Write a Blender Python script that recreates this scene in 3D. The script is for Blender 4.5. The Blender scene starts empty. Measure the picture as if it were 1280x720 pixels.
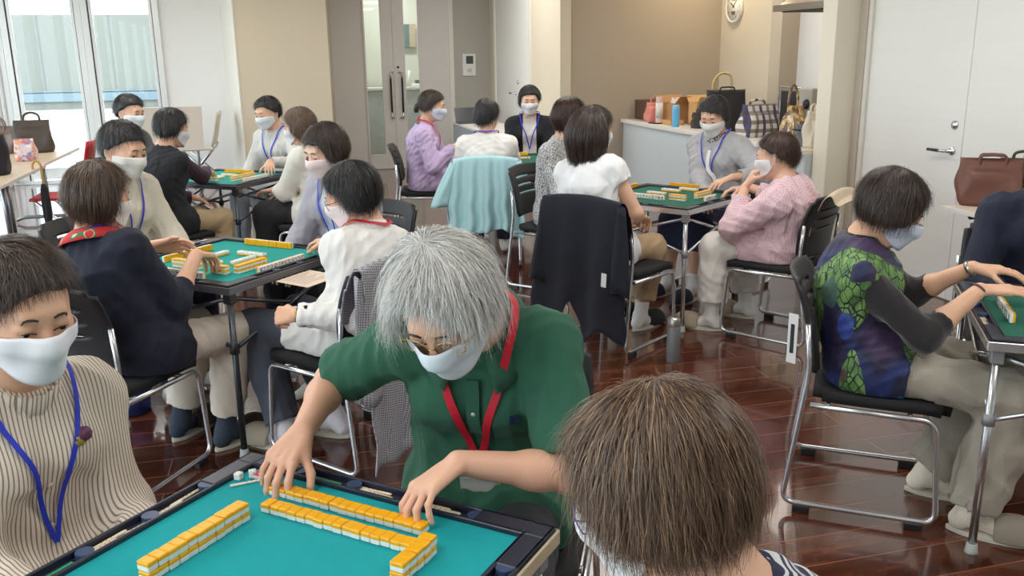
CAM_ROLL = -0.8
import bpy, bmesh, math, random
import numpy as np
from mathutils import Vector, Matrix, Euler
random.seed(7)
RNG = np.random.default_rng(11)
PI = math.pi
SC = bpy.context.scene
COL = SC.collection

# ------------------------------------------------------------------ object helpers
def link(o, parent=None):
    COL.objects.link(o)
    if parent is not None:
        o.parent = parent
    return o

def tag(o, label, cat, group=None, kind=None):
    o['label'] = label
    o['category'] = cat
    if group: o['group'] = group
    if kind: o['kind'] = kind
    return o

def struct(o):
    o['kind'] = 'structure'
    return o

def empty(name, loc=(0, 0, 0), rz=0.0):
    o = bpy.data.objects.new(name, None)
    o.empty_display_size = 0.1
    o.location = loc
    o.rotation_euler = (0, 0, rz)
    return link(o)

def thing(name, label, cat, loc=(0, 0, 0), rz=0.0, group=None):
    return tag(empty(name, loc, rz), label, cat, group)

def copy_tree(o, parent=None):
    c = o.copy()
    COL.objects.link(c)
    if parent is not None:
        c.parent = parent
    for ch in list(o.children):
        copy_tree(ch, c)
    return c

def fast_mesh(name, V, Q, smooth=True):
    V = np.asarray(V, np.float32); Q = np.asarray(Q, np.int32)
    me = bpy.data.meshes.new(name)
    n, k = Q.shape
    me.vertices.add(len(V)); me.vertices.foreach_set('co', V.ravel())
    me.loops.add(n * k); me.loops.foreach_set('vertex_index', Q.ravel())
    me.polygons.add(n)
    me.polygons.foreach_set('loop_start', np.arange(0, n * k, k, dtype=np.int32))
    me.polygons.foreach_set('use_smooth', np.full(n, smooth, dtype=bool))
    me.update(calc_edges=True)
    me.validate()
    return me

def mobj(name, me, mat, parent=None, loc=None, rz=None):
    o = bpy.data.objects.new(name, me)
    if mat is not None and len(me.materials) == 0:
        for m in (mat if isinstance(mat, (list, tuple)) else [mat]):
            me.materials.append(m)
    if loc is not None: o.location = loc
    if rz is not None: o.rotation_euler = (0, 0, rz)
    return link(o, parent)

class MB:
    """collects shapes into one mesh"""
    def __init__(s):
        s.bm = bmesh.new()
    def box(s, x0, x1, y0, y1, z0, z1, bev=0.0, mi=0, M=None, seg=1):
        g = bmesh.ops.create_cube(s.bm, size=1.0)
        vs = g['verts']
        for v in vs:
            v.co = Vector(((x0 + x1) / 2 + v.co.x * (x1 - x0), (y0 + y1) / 2 + v.co.y * (y1 - y0), (z0 + z1) / 2 + v.co.z * (z1 - z0)))
        fs = list({f for v in vs for f in v.link_faces})
        for f in fs: f.material_index = mi
        if bev > 0:
            es = list({e for v in vs for e in v.link_edges})
            r = bmesh.ops.bevel(s.bm, geom=es, offset=bev, segments=seg, affect='EDGES', profile=0.5)
            vs = list({v for f in r['faces'] for v in f.verts} | {v for v in vs if v.is_valid})
            for f in r['faces']: f.material_index = mi
        if M is not None:
            for v in vs: v.co = M @ v.co
        return vs
    def prism(s, poly, z0, z1, mi=0, bev=0.0):
        n = len(poly)
        lo = [s.bm.verts.new((p[0], p[1], z0)) for p in poly]
        hi = [s.bm.verts.new((p[0], p[1], z1)) for p in poly]
        fs = [s.bm.faces.new(lo[::-1]), s.bm.faces.new(hi)]
        for i in range(n):
            fs.append(s.bm.faces.new((lo[i], lo[(i + 1) % n], hi[(i + 1) % n], hi[i])))
        for f in fs: f.material_index = mi
        if bev:
            es = list({e for f in fs for e in f.edges})
            bmesh.ops.bevel(s.bm, geom=es, offset=bev, segments=2, affect='EDGES', profile=0.5)
    def loft(s, rings, mi=0, close=True, caps=True, smooth=True):
        R = [[s.bm.verts.new(p) for p in ring] for ring in rings]
        n = len(R[0]); fs = []
        for a, b in zip(R, R[1:]):
            for i in range(n if close else n - 1):
                j = (i + 1) % n
                f = s.bm.faces.new((a[i], a[j], b[j], b[i])); f.smooth = smooth; f.material_index = mi; fs.append(f)
        if caps and close:
            for ring in (R[0][::-1], R[-1]):
                try:
                    f = s.bm.faces.new(ring); f.material_index = mi
                except ValueError: pass
        return R
    def tube(s, pts, r, seg=8, mi=0, closed=False, caps=True, flat=None):
        """swept tube; r scalar or list; flat=(w,t,up) gives a rectangular-ish strap"""
        P = [Vector(p) for p in pts]; n = len(P)
        rr = r if isinstance(r, (list, tuple, np.ndarray)) else [r] * n
        rings = []; prev = None
        for i in range(n):
            if closed: t = (P[(i + 1) % n] - P[i - 1])
            else: t = (P[min(i + 1, n - 1)] - P[max(i - 1, 0)])
            t.normalize()
            if prev is None:
                up = Vector((0, 0, 1)) if abs(t.z) < .9 else Vector((1, 0, 0))
                u = t.cross(up).normalized()
            else:
                u = (prev - t * prev.dot(t))
                u = u.normalized() if u.length > 1e-6 else t.orthogonal().normalized()
            prev = u; v = t.cross(u)
            rings.append([P[i] + (u * math.cos(2 * PI * k / seg) + v * math.sin(2 * PI * k / seg)) * rr[i] for k in range(seg)])
        if closed: rings.append(rings[0])
        if closed:
            R = [[s.bm.verts.new(p) for p in ring] for ring in rings[:-1]]
            m = len(R)
            for a in range(m):
                for k in range(seg):
                    f = s.bm.faces.new((R[a][k], R[a][(k + 1) % seg], R[(a + 1) % m][(k + 1) % seg], R[(a + 1) % m][k])); f.smooth = True; f.material_index = mi
        else:
            s.loft(rings, mi, True, caps)
    def lathe(s, prof, c=(0, 0, 0), seg=24, mi=0, M=None, mis=None):
        rings = []
        for r, z in prof:
            rings.append([Vector((c[0] + max(r, 1e-4) * math.cos(2 * PI * k / seg), c[1] + max(r, 1e-4) * math.sin(2 * PI * k / seg), c[2] + z)) for k in range(seg)])
        if M is not None: rings = [[M @ p for p in ring] for ring in rings]
        if mis:
            for i in range(len(rings) - 1): s.loft(rings[i:i + 2], mis[i], True, False)
        else: s.loft(rings, mi, True, True)
    def ribbon(s, pts, nrm, w, t=0.0012, mi=0):
        """strap of width w lying across nrm directions"""
        P = [Vector(p) for p in pts]; N = [Vector(q).normalized() for q in nrm]; rings = []
        for i in range(len(P)):
            tg = (P[min(i + 1, len(P) - 1)] - P[max(i - 1, 0)]).normalized()
            sd = tg.cross(N[i]).normalized() * (w / 2); nn = N[i] * t
            rings.append([P[i] - sd, P[i] + sd, P[i] + sd + nn, P[i] - sd + nn])
        s.loft(rings, mi, True, True, smooth=False)
    def build(s, name, mat, parent=None, loc=None, rz=None, smooth=None):
        me = bpy.data.meshes.new(name)
        bmesh.ops.recalc_face_normals(s.bm, faces=s.bm.faces[:])
        s.bm.to_mesh(me); s.bm.free()
        if smooth is not None:
            me.polygons.foreach_set('use_smooth', [smooth] * len(me.polygons))
        return mobj(name, me, mat, parent, loc, rz)

def bezier_pts(cs, n=8, closed=False):
    """catmull-rom through control points"""
    P = [np.array(c, float) for c in cs]; out = []
    m = len(P)
    for i in range(m if closed else m - 1):
        p0 = P[(i - 1) % m] if closed or i > 0 else P[0]
        p1 = P[i]; p2 = P[(i + 1) % m]
        p3 = P[(i + 2) % m] if closed or i + 2 < m else P[-1]
        for k in range(n):
            t = k / n
            out.append(tuple(.5 * ((2 * p1) + (-p0 + p2) * t + (2 * p0 - 5 * p1 + 4 * p2 - p3) * t * t + (-p0 + 3 * p1 - 3 * p2 + p3) * t ** 3)))
    if not closed: out.append(tuple(P[-1]))
    return out

def rounded(cs, r, n=5):
    """polyline with filleted corners"""
    P = [Vector(c) for c in cs]; out = [P[0]]
    for i in range(1, len(P) - 1):
        a = (P[i - 1] - P[i]); b = (P[i + 1] - P[i])
        d = min(r, a.length * .45, b.length * .45)
        A = P[i] + a.normalized() * d; B = P[i] + b.normalized() * d
        for k in range(n + 1):
            t = k / n
            out.append(A * (1 - t) ** 2 + P[i] * 2 * t * (1 - t) + B * t * t)
    out.append(P[-1])
    return out

# ------------------------------------------------------------------ materials
MATS = {}
def srgb(c):
    return tuple(((v / 255) / 12.92 if v / 255 <= .04045 else (((v / 255) + .055) / 1.055) ** 2.4) for v in c) + (1.0,)

def base_mat(name):
    m = bpy.data.materials.new(name); m.use_nodes = True
    nt = m.node_tree; b = nt.nodes['Principled BSDF']
    return m, nt, b

def N(nt, typ, **kw):
    n = nt.nodes.new(typ)
    for k, v in kw.items():
        if k.startswith('i_'):
            n.inputs[k[2:].replace('_', ' ')].default_value = v
        else: setattr(n, k, v)
    return n

def mat(name, rgb, rough=.5, metal=0.0, var=0.06, vscale=8.0, bump=0.0, bscale=200.0, coat=0.0, spec=None, sheen=0.0, sss=0.0, stretch=None):
    if name in MATS: return MATS[name]
    m, nt, b = base_mat(name)
    c = srgb(rgb)
    tc = N(nt, 'ShaderNodeTexCoord')
    src = tc.outputs['Object']
    if stretch:
        mp = N(nt, 'ShaderNodeMapping'); mp.inputs['Scale'].default_value = stretch
        nt.links.new(src, mp.inputs['Vector']); src = mp.outputs['Vector']
    if var > 0:
        nz = N(nt, 'ShaderNodeTexNoise', i_Scale=vscale, i_Detail=3.0); nt.links.new(src, nz.inputs['Vector'])
        mr = N(nt, 'ShaderNodeMapRange', i_To_Min=1 - var, i_To_Max=1 + var); nt.links.new(nz.outputs['Fac'], mr.inputs['Value'])
        hs = N(nt, 'ShaderNodeHueSaturation'); hs.inputs['Color'].default_value = c
        nt.links.new(mr.outputs['Result'], hs.inputs['Value'])
        nt.links.new(hs.outputs['Color'], b.inputs['Base Color'])
    else: b.inputs['Base Color'].default_value = c
    b.inputs['Roughness'].default_value = rough; b.inputs['Metallic'].default_value = metal
    if coat: b.inputs['Coat Weight'].default_value = coat; b.inputs['Coat Roughness'].default_value = .08
    if spec is not None: b.inputs['Specular IOR Level'].default_value = spec
    if sheen: b.inputs['Sheen Weight'].default_value = sheen
    if sss:
        b.inputs['Subsurface Weight'].default_value = sss; b.inputs['Subsurface Radius'].default_value = (.012, .005, .003); b.inputs['Subsurface Scale'].default_value = 1.0
    if bump:
        n2 = N(nt, 'ShaderNodeTexNoise', i_Scale=bscale, i_Detail=4.0); nt.links.new(src, n2.inputs['Vector'])
        bp = N(nt, 'ShaderNodeBump', i_Strength=bump, i_Distance=.004); nt.links.new(n2.outputs['Fac'], bp.inputs['Height'])
        nt.links.new(bp.outputs['Normal'], b.inputs['Normal'])
    MATS[name] = m
    return m

def pattern_mat(name, rough, build, bump=0.25, bscale=150.0, sheen=.05):
    """build(nt, objcoord) -> colour socket"""
    if name in MATS: return MATS[name]
    m, nt, b = base_mat(name)
    tc = N(nt, 'ShaderNodeTexCoord')
    nt.links.new(build(nt, tc.outputs['Object']), b.inputs['Base Color'])
    b.inputs['Roughness'].default_value = rough; b.inputs['Sheen Weight'].default_value = sheen
    n2 = N(nt, 'ShaderNodeTexNoise', i_Scale=bscale, i_Detail=3.0); nt.links.new(tc.outputs['Object'], n2.inputs['Vector'])
    bp = N(nt, 'ShaderNodeBump', i_Strength=bump, i_Distance=.003); nt.links.new(n2.outputs['Fac'], bp.inputs['Height'])
    nt.links.new(bp.outputs['Normal'], b.inputs['Normal'])
    MATS[name] = m
    return m

def ramp(nt, fac, stops, interp='LINEAR'):
    r = N(nt, 'ShaderNodeValToRGB'); r.color_ramp.interpolation = interp
    e = r.color_ramp.elements
    while len(e) < len(stops): e.new(0.5)
    for i, (p, c) in enumerate(stops):
        e[i].position = p; e[i].color = srgb(c)
    nt.links.new(fac, r.inputs['Fac'])
    return r.outputs['Color']

def mixc(nt, fac, a, b, mode='MIX'):
    m = N(nt, 'ShaderNodeMix', data_type='RGBA', blend_type=mode)
    for sock, v in ((m.inputs[0], fac), (m.inputs[6], a), (m.inputs[7], b)):
        if hasattr(v, 'is_linked'): nt.links.new(v, sock)
        elif isinstance(v, tuple): sock.default_value = srgb(v) if max(v) > 1.0 else v
        else: sock.default_value = v
    return m.outputs[2]

def math_n(nt, op, a, b=None):
    m = N(nt, 'ShaderNodeMath', operation=op)
    for s, v in ((m.inputs[0], a), (m.inputs[1], b)):
        if v is None: continue
        if hasattr(v, 'is_linked'): nt.links.new(v, s)
        else: s.default_value = v
    return m.outputs[0]

def sep(nt, vec):
    s = N(nt, 'ShaderNodeSeparateXYZ'); nt.links.new(vec, s.inputs[0]); return s.outputs

def mapped(nt, vec, scale=(1, 1, 1), rot=(0, 0, 0)):
    mp = N(nt, 'ShaderNodeMapping'); mp.inputs['Scale'].default_value = scale; mp.inputs['Rotation'].default_value = rot
    nt.links.new(vec, mp.inputs['Vector']); return mp.outputs['Vector']
# ------------------------------------------------------------------ implicit surfaces (smooth bodies and garments)
def v3(*a): return np.array(a, float)
def unit(v):
    v = np.asarray(v, float); n = np.linalg.norm(v)
    return v / n if n > 1e-9 else v

class Prim:
    pass

def rc(a, b, ra, rb, k=.02, flat=None, xd=None, cut0=False, cut1=False):
    """tapered capsule, optionally with an elliptical section and flat ends"""
    p = Prim(); a = np.asarray(a, float); b = np.asarray(b, float)
    ab = b - a; L2 = max(float(ab @ ab), 1e-9); L = math.sqrt(L2); ax = ab / L
    if flat is not None:
        X = np.asarray(xd if xd is not None else (1, 0, 0), float); X = unit(X - ax * (X @ ax)); Y = np.cross(ax, X)
    def fn(x, y, z):
        rx, ry, rz = x - a[0], y - a[1], z - a[2]
        tr = (rx * ab[0] + ry * ab[1] + rz * ab[2]) / L2
        t = np.clip(tr, 0, 1)
        rx, ry, rz = rx - t * ab[0], ry - t * ab[1], rz - t * ab[2]
        r = ra + (rb - ra) * t
        if flat is None:
            d = np.sqrt(rx * rx + ry * ry + rz * rz) - r
        else:
            u = rx * X[0] + ry * X[1] + rz * X[2]; v = rx * Y[0] + ry * Y[1] + rz * Y[2]; w = rx * ax[0] + ry * ax[1] + rz * ax[2]
            d = (np.sqrt((u / flat[0]) ** 2 + (v / flat[1]) ** 2 + w * w) - r) * min(flat)
        if cut1: d = np.maximum(d, (tr - 1) * L)
        if cut0: d = np.maximum(d, -tr * L)
        return d
    R = max(ra, rb) * (max(flat + (1,)) if flat else 1)
    p.fn = fn; p.k = k; p.lo = np.minimum(a, b) - R; p.hi = np.maximum(a, b) + R
    return p

def el(c, r, k=.02, R=None):
    p = Prim(); c = np.asarray(c, float); r = np.asarray(r, float) if np.ndim(r) else np.full(3, r)
    R = np.eye(3) if R is None else np.asarray(R)
    def fn(x, y, z):
        dx, dy, dz = x - c[0], y - c[1], z - c[2]
        q = [dx * R[0, i] + dy * R[1, i] + dz * R[2, i] for i in range(3)]
        k0 = np.sqrt(sum((q[i] / r[i]) ** 2 for i in range(3)))
        k1 = np.sqrt(sum((q[i] / r[i] ** 2) ** 2 for i in range(3))) + 1e-9
        return k0 * (k0 - 1) / k1
    m = r.max()
    p.fn = fn; p.k = k; p.lo = c - m; p.hi = c + m
    return p

def neg(p, k=.004):
    q = Prim(); q.fn = p.fn; q.k = k; q.lo = p.lo; q.hi = p.hi; q.sub = True
    return q

def smin(a, b, k):
    h = np.clip(.5 + .5 * (b - a) / k, 0, 1)
    return b * (1 - h) + a * h - k * h * (1 - h)

def evalp(prims, P):
    x, y, z = P[:, 0], P[:, 1], P[:, 2]; F = None
    for p in prims:
        d = p.fn(x, y, z)
        if F is None: F = d
        elif getattr(p, 'sub', False): F = -smin(-F, d, p.k)
        else: F = smin(d, F, p.k)
    return F

def grad(prims, P, h=.002):
    g = np.zeros_like(P)
    for i in range(3):
        e = np.zeros(3); e[i] = h
        g[:, i] = evalp(prims, P + e) - evalp(prims, P - e)
    n = np.linalg.norm(g, axis=1, keepdims=True)
    return g / np.maximum(n, 1e-9)

def snap(prims, P, off=0.003, it=8, mask=None):
    P = np.array(P, float)
    for _ in range(it):
        d = evalp(prims, P) - off
        g = grad(prims, P)
        P = P - g * np.clip(d, -.03, .03)[:, None]
    return P, grad(prims, P)

def wrinkle(seed, scale=.10, n=7, aniso=(1, 1, .45)):
    r = np.random.default_rng(seed)
    K = r.normal(size=(n, 3)) * np.array(aniso); K = K / np.linalg.norm(K, axis=1, keepdims=True) * (2 * PI / scale) * r.uniform(.5, 1.5, (n, 1))
    Q = r.normal(size=(n, 3)); Q = Q / np.linalg.norm(Q, axis=1, keepdims=True) * (2 * PI / (scale * 2.3))
    ph = r.uniform(0, 6.28, (n, 2))
    def f(x, y, z):
        s = 0
        for i in range(n):
            w = np.sin(K[i, 0] * x + K[i, 1] * y + K[i, 2] * z + ph[i, 0] + 1.6 * np.sin(Q[i, 0] * x + Q[i, 1] * y + Q[i, 2] * z + ph[i, 1]))
            s = s + (w if i % 2 else 2.2 * np.abs(w) - 1.2)
        return s / n * 1.5
    return f

def surfnet(F, lo, vox):
    S = F < 0
    n = [s - 1 for s in F.shape]
    def cor(A, i, j, k): return A[i:i + n[0], j:j + n[1], k:k + n[2]]
    cnt = np.zeros(n, np.int8)
    for i in (0, 1):
        for j in (0, 1):
            for k in (0, 1): cnt += cor(S, i, j, k)
    M = (cnt > 0) & (cnt < 8)
    I, J, K = np.nonzero(M)
    idx = np.full(n, -1, np.int32); idx[I, J, K] = np.arange(len(I))
    cs = [(i, j, k) for i in (0, 1) for j in (0, 1) for k in (0, 1)]
    val = np.stack([F[I + c[0], J + c[1], K + c[2]] for c in cs], 1)
    pos = np.zeros((len(I), 3)); num = np.zeros(len(I))
    for a in range(8):
        for b in range(a + 1, 8):
            d = np.array(cs[b]) - np.array(cs[a])
            if np.abs(d).sum() != 1: continue
            va, vb = val[:, a], val[:, b]
            cr = (va < 0) != (vb < 0)
            t = np.where(cr, va / np.where(cr, va - vb, 1), 0)
            pos += np.where(cr[:, None], np.array(cs[a]) + t[:, None] * d, 0); num += cr
    V = (np.stack([I, J, K], 1) + pos / num[:, None]) * vox + lo
    Qs = []
    for ax in range(3):
        s0 = [slice(None)] * 3; s1 = [slice(None)] * 3
        s0[ax] = slice(0, -1); s1[ax] = slice(1, None)
        A = S[tuple(s0)]; B = S[tuple(s1)]
        e = A != B
        o1, o2 = [q for q in range(3) if q != ax]
        E = np.stack(np.nonzero(e), 1)
        ok = (E[:, o1] > 0) & (E[:, o2] > 0) & (E[:, o1] < n[o1]) & (E[:, o2] < n[o2])
        E = E[ok]
        inside = A[E[:, 0], E[:, 1], E[:, 2]]
        def cell(d1, d2):
            C = E.copy(); C[:, o1] -= d1; C[:, o2] -= d2
            return idx[C[:, 0], C[:, 1], C[:, 2]]
        q = np.stack([cell(1, 1), cell(0, 1), cell(0, 0), cell(1, 0)], 1)
        flip = inside if ax != 1 else ~inside
        q[~flip] = q[~flip][:, ::-1]
        Qs.append(q)
    Q = np.concatenate(Qs); Q = Q[(Q >= 0).all(1)]
    return V, Q

def sdf_mesh(name, prims, vox, wr=None, amp=0.0, cuts=(), post=None, clip_lo=None, clip_hi=None):
    """grows one continuous skin over the smooth union of prims"""
    add = [p for p in prims if not getattr(p, 'sub', False)]
    lo = np.min([p.lo for p in add], 0) - .03; hi = np.max([p.hi for p in add], 0) + .03
    if clip_lo is not None: lo = np.maximum(lo, clip_lo)
    if clip_hi is not None: hi = np.minimum(hi, clip_hi)
    dim = np.ceil((hi - lo) / vox).astype(int) + 1
    F = np.ones(dim, np.float32)
    ax = [(lo[i] + np.arange(dim[i]) * vox).astype(np.float32) for i in range(3)]
    for p in prims:
        pad = p.k + 4 * vox
        i0 = np.clip(np.floor((p.lo - pad - lo) / vox).astype(int), 0, dim); i1 = np.clip(np.ceil((p.hi + pad - lo) / vox).astype(int) + 1, 0, dim)
        if (i1 <= i0).any(): continue
        sl = tuple(slice(i0[q], i1[q]) for q in range(3))
        x = ax[0][sl[0]][:, None, None]; y = ax[1][sl[1]][None, :, None]; z = ax[2][sl[2]][None, None, :]
        d = p.fn(x, y, z).astype(np.float32)
        if getattr(p, 'sub', False): F[sl] = -smin(-F[sl], d, p.k)
        else: F[sl] = smin(d, F[sl], p.k)
    if wr is not None and amp > 0:
        I = np.nonzero(np.abs(F) < max(.02, 2.5 * amp))
        F[I] += (amp * wr(ax[0][I[0]], ax[1][I[1]], ax[2][I[2]])).astype(np.float32)
    x = ax[0][:, None, None]; y = ax[1][None, :, None]; z = ax[2][None, None, :]
    for c in cuts:
        F = np.maximum(F, c(x, y, z).astype(np.float32))
    F[0] = F[-1] = 1; F[:, 0] = F[:, -1] = 1; F[:, :, 0] = F[:, :, -1] = 1
    V, Q = surfnet(F, lo, vox)
    if post is not None: V = post(V)
    return fast_mesh(name, V, Q)
# ------------------------------------------------------------------ people
SEATS = []
def skin_mat(name, rgb):
    return mat(name, rgb, rough=.48, var=.05, vscale=30, bump=.08, bscale=500, sss=.12)

def hair_mat(name, dark, mid, light):
    if name in MATS: return MATS[name]
    m, nt, b = base_mat(name)
    uv = N(nt, 'ShaderNodeUVMap'); s = sep(nt, uv.outputs['UV'])
    cmb = N(nt, 'ShaderNodeCombineXYZ')
    nt.links.new(math_n(nt, 'MULTIPLY', s[0], 240.0), cmb.inputs[0]); nt.links.new(math_n(nt, 'MULTIPLY', s[1], 3.0), cmb.inputs[1])
    nz = N(nt, 'ShaderNodeTexNoise', i_Scale=1.0, i_Detail=4.0); nt.links.new(cmb.outputs[0], nz.inputs['Vector'])
    nt.links.new(ramp(nt, nz.outputs['Fac'], [(.3, dark), (.5, mid), (.72, light)]), b.inputs['Base Color'])
    b.inputs['Roughness'].default_value = .36; b.inputs['Specular IOR Level'].default_value = .55
    bp = N(nt, 'ShaderNodeBump', i_Strength=.5, i_Distance=.003); nt.links.new(nz.outputs['Fac'], bp.inputs['Height']); nt.links.new(bp.outputs['Normal'], b.inputs['Normal'])
    MATS[name] = m
    return m

def rotm(pitch, yaw, roll):
    """head frame: yaw>0 turns towards the left hand, pitch>0 looks down, roll>0 tilts to the right"""
    return np.array(Matrix.Rotation(math.radians(yaw), 3, 'Z') @ Matrix.Rotation(math.radians(-pitch), 3, 'X') @ Matrix.Rotation(math.radians(roll), 3, 'Y'))

def ik(S, W, l1, l2, pole):
    S = np.asarray(S, float); W = np.asarray(W, float); d = W - S; D = np.linalg.norm(d)
    if D > (l1 + l2) * .985:
        f = D / ((l1 + l2) * .985); l1 *= f; l2 *= f
    a = (l1 * l1 - l2 * l2 + D * D) / (2 * D); h = math.sqrt(max(l1 * l1 - a * a, 0)); u = d / D
    p = np.asarray(pole, float); p = unit(p - u * (p @ u))
    return S + u * a + p * h

def hand_prims(W, d, n, side, pose, sc=.95):
    """palm, four unequal bent fingers and a thumb from the side of the palm; side=+1 right"""
    d = unit(d); n = unit(np.asarray(n, float) - d * (np.asarray(n, float) @ d)); s = np.cross(d, n) * side
    W = np.asarray(W, float); P = []
    f = lambda a, b, c: W + sc * (d * a + s * b + n * c)
    kn = [(.086, .029), (.090, .009), (.085, -.011), (.077, -.029)]
    for (a, b) in kn:
        P.append(rc(f(.008, b * .55, 0), f(a, b, -.001), .0135 * sc, .0112 * sc, .010))
    P.append(rc(f(.022, .020, .006), f(.058, .040, .012), .014 * sc, .0125 * sc, .012))
    ph = [(.041, .024, .019), (.045, .028, .020), (.042, .026, .020), (.033, .019, .017)]
    rad = [.0086, .0088, .0083, .0072]
    curl = pose.get('curl', (20, 28, 15)); sprd = pose.get('spread', 4)
    var = pose.get('var', (1.0, 1.0, 1.0, 1.0))
    tips = []
    for i in range(4):
        base = f(kn[i][0], kn[i][1], -.001)
        ang = 0; sp = math.radians(sprd * (1.5 - i))
        p = base
        for j in range(3):
            ang += math.radians(curl[j] * var[i])
            q = d * math.cos(sp) + s * math.sin(sp)
            dr = q * math.cos(ang) + n * math.sin(ang)
            e = p + dr * ph[i][j] * sc
            r0 = rad[i] * sc * (1 - .07 * j); r1 = rad[i] * sc * (1 - .07 * (j + 1))
            P.append(rc(p, e, r0, r1, .0035 if j else .006)); p = e
        tips.append(p)
    tb = pose.get('thumb', (.5, .7, .35))
    p = f(.058, .040, .012)
    for L, r0, r1, m in ((.034, .0105, .0095, 0), (.028, .0095, .008, .35)):
        dr = unit(d * (tb[0] + m * .5) + s * (tb[1] - m) + n * (tb[2] + m * .3))
        e = p + dr * L * sc
        P.append(rc(p, e, r0 * sc, r1 * sc, .004)); p = e
    return P, tips

HAIR_TAB = {
    'bob':     [(0, .150), (40, .155), (58, .235), (80, .285), (120, .300), (180, .290)],
    'midbob':  [(0, .150), (35, .165), (55, .225), (80, .255), (120, .265), (180, .262)],
    'short':   [(0, .150), (35, .146), (56, .160), (76, .190), (100, .212), (140, .236), (180, .243)],
    'shaggy':  [(0, .118), (22, .122), (42, .165), (62, .208), (80, .230), (120, .250), (180, .256)],
    'long':    [(0, .150), (40, .160), (58, .270), (80, .40), (120, .45), (180, .46)],
    'tied':    [(0, .145), (40, .150), (60, .175), (80, .195), (120, .215), (180, .215)],
    'sweep':   [(0, .185), (30, .200), (55, .235), (80, .262), (120, .275), (180, .272)],
}

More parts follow.
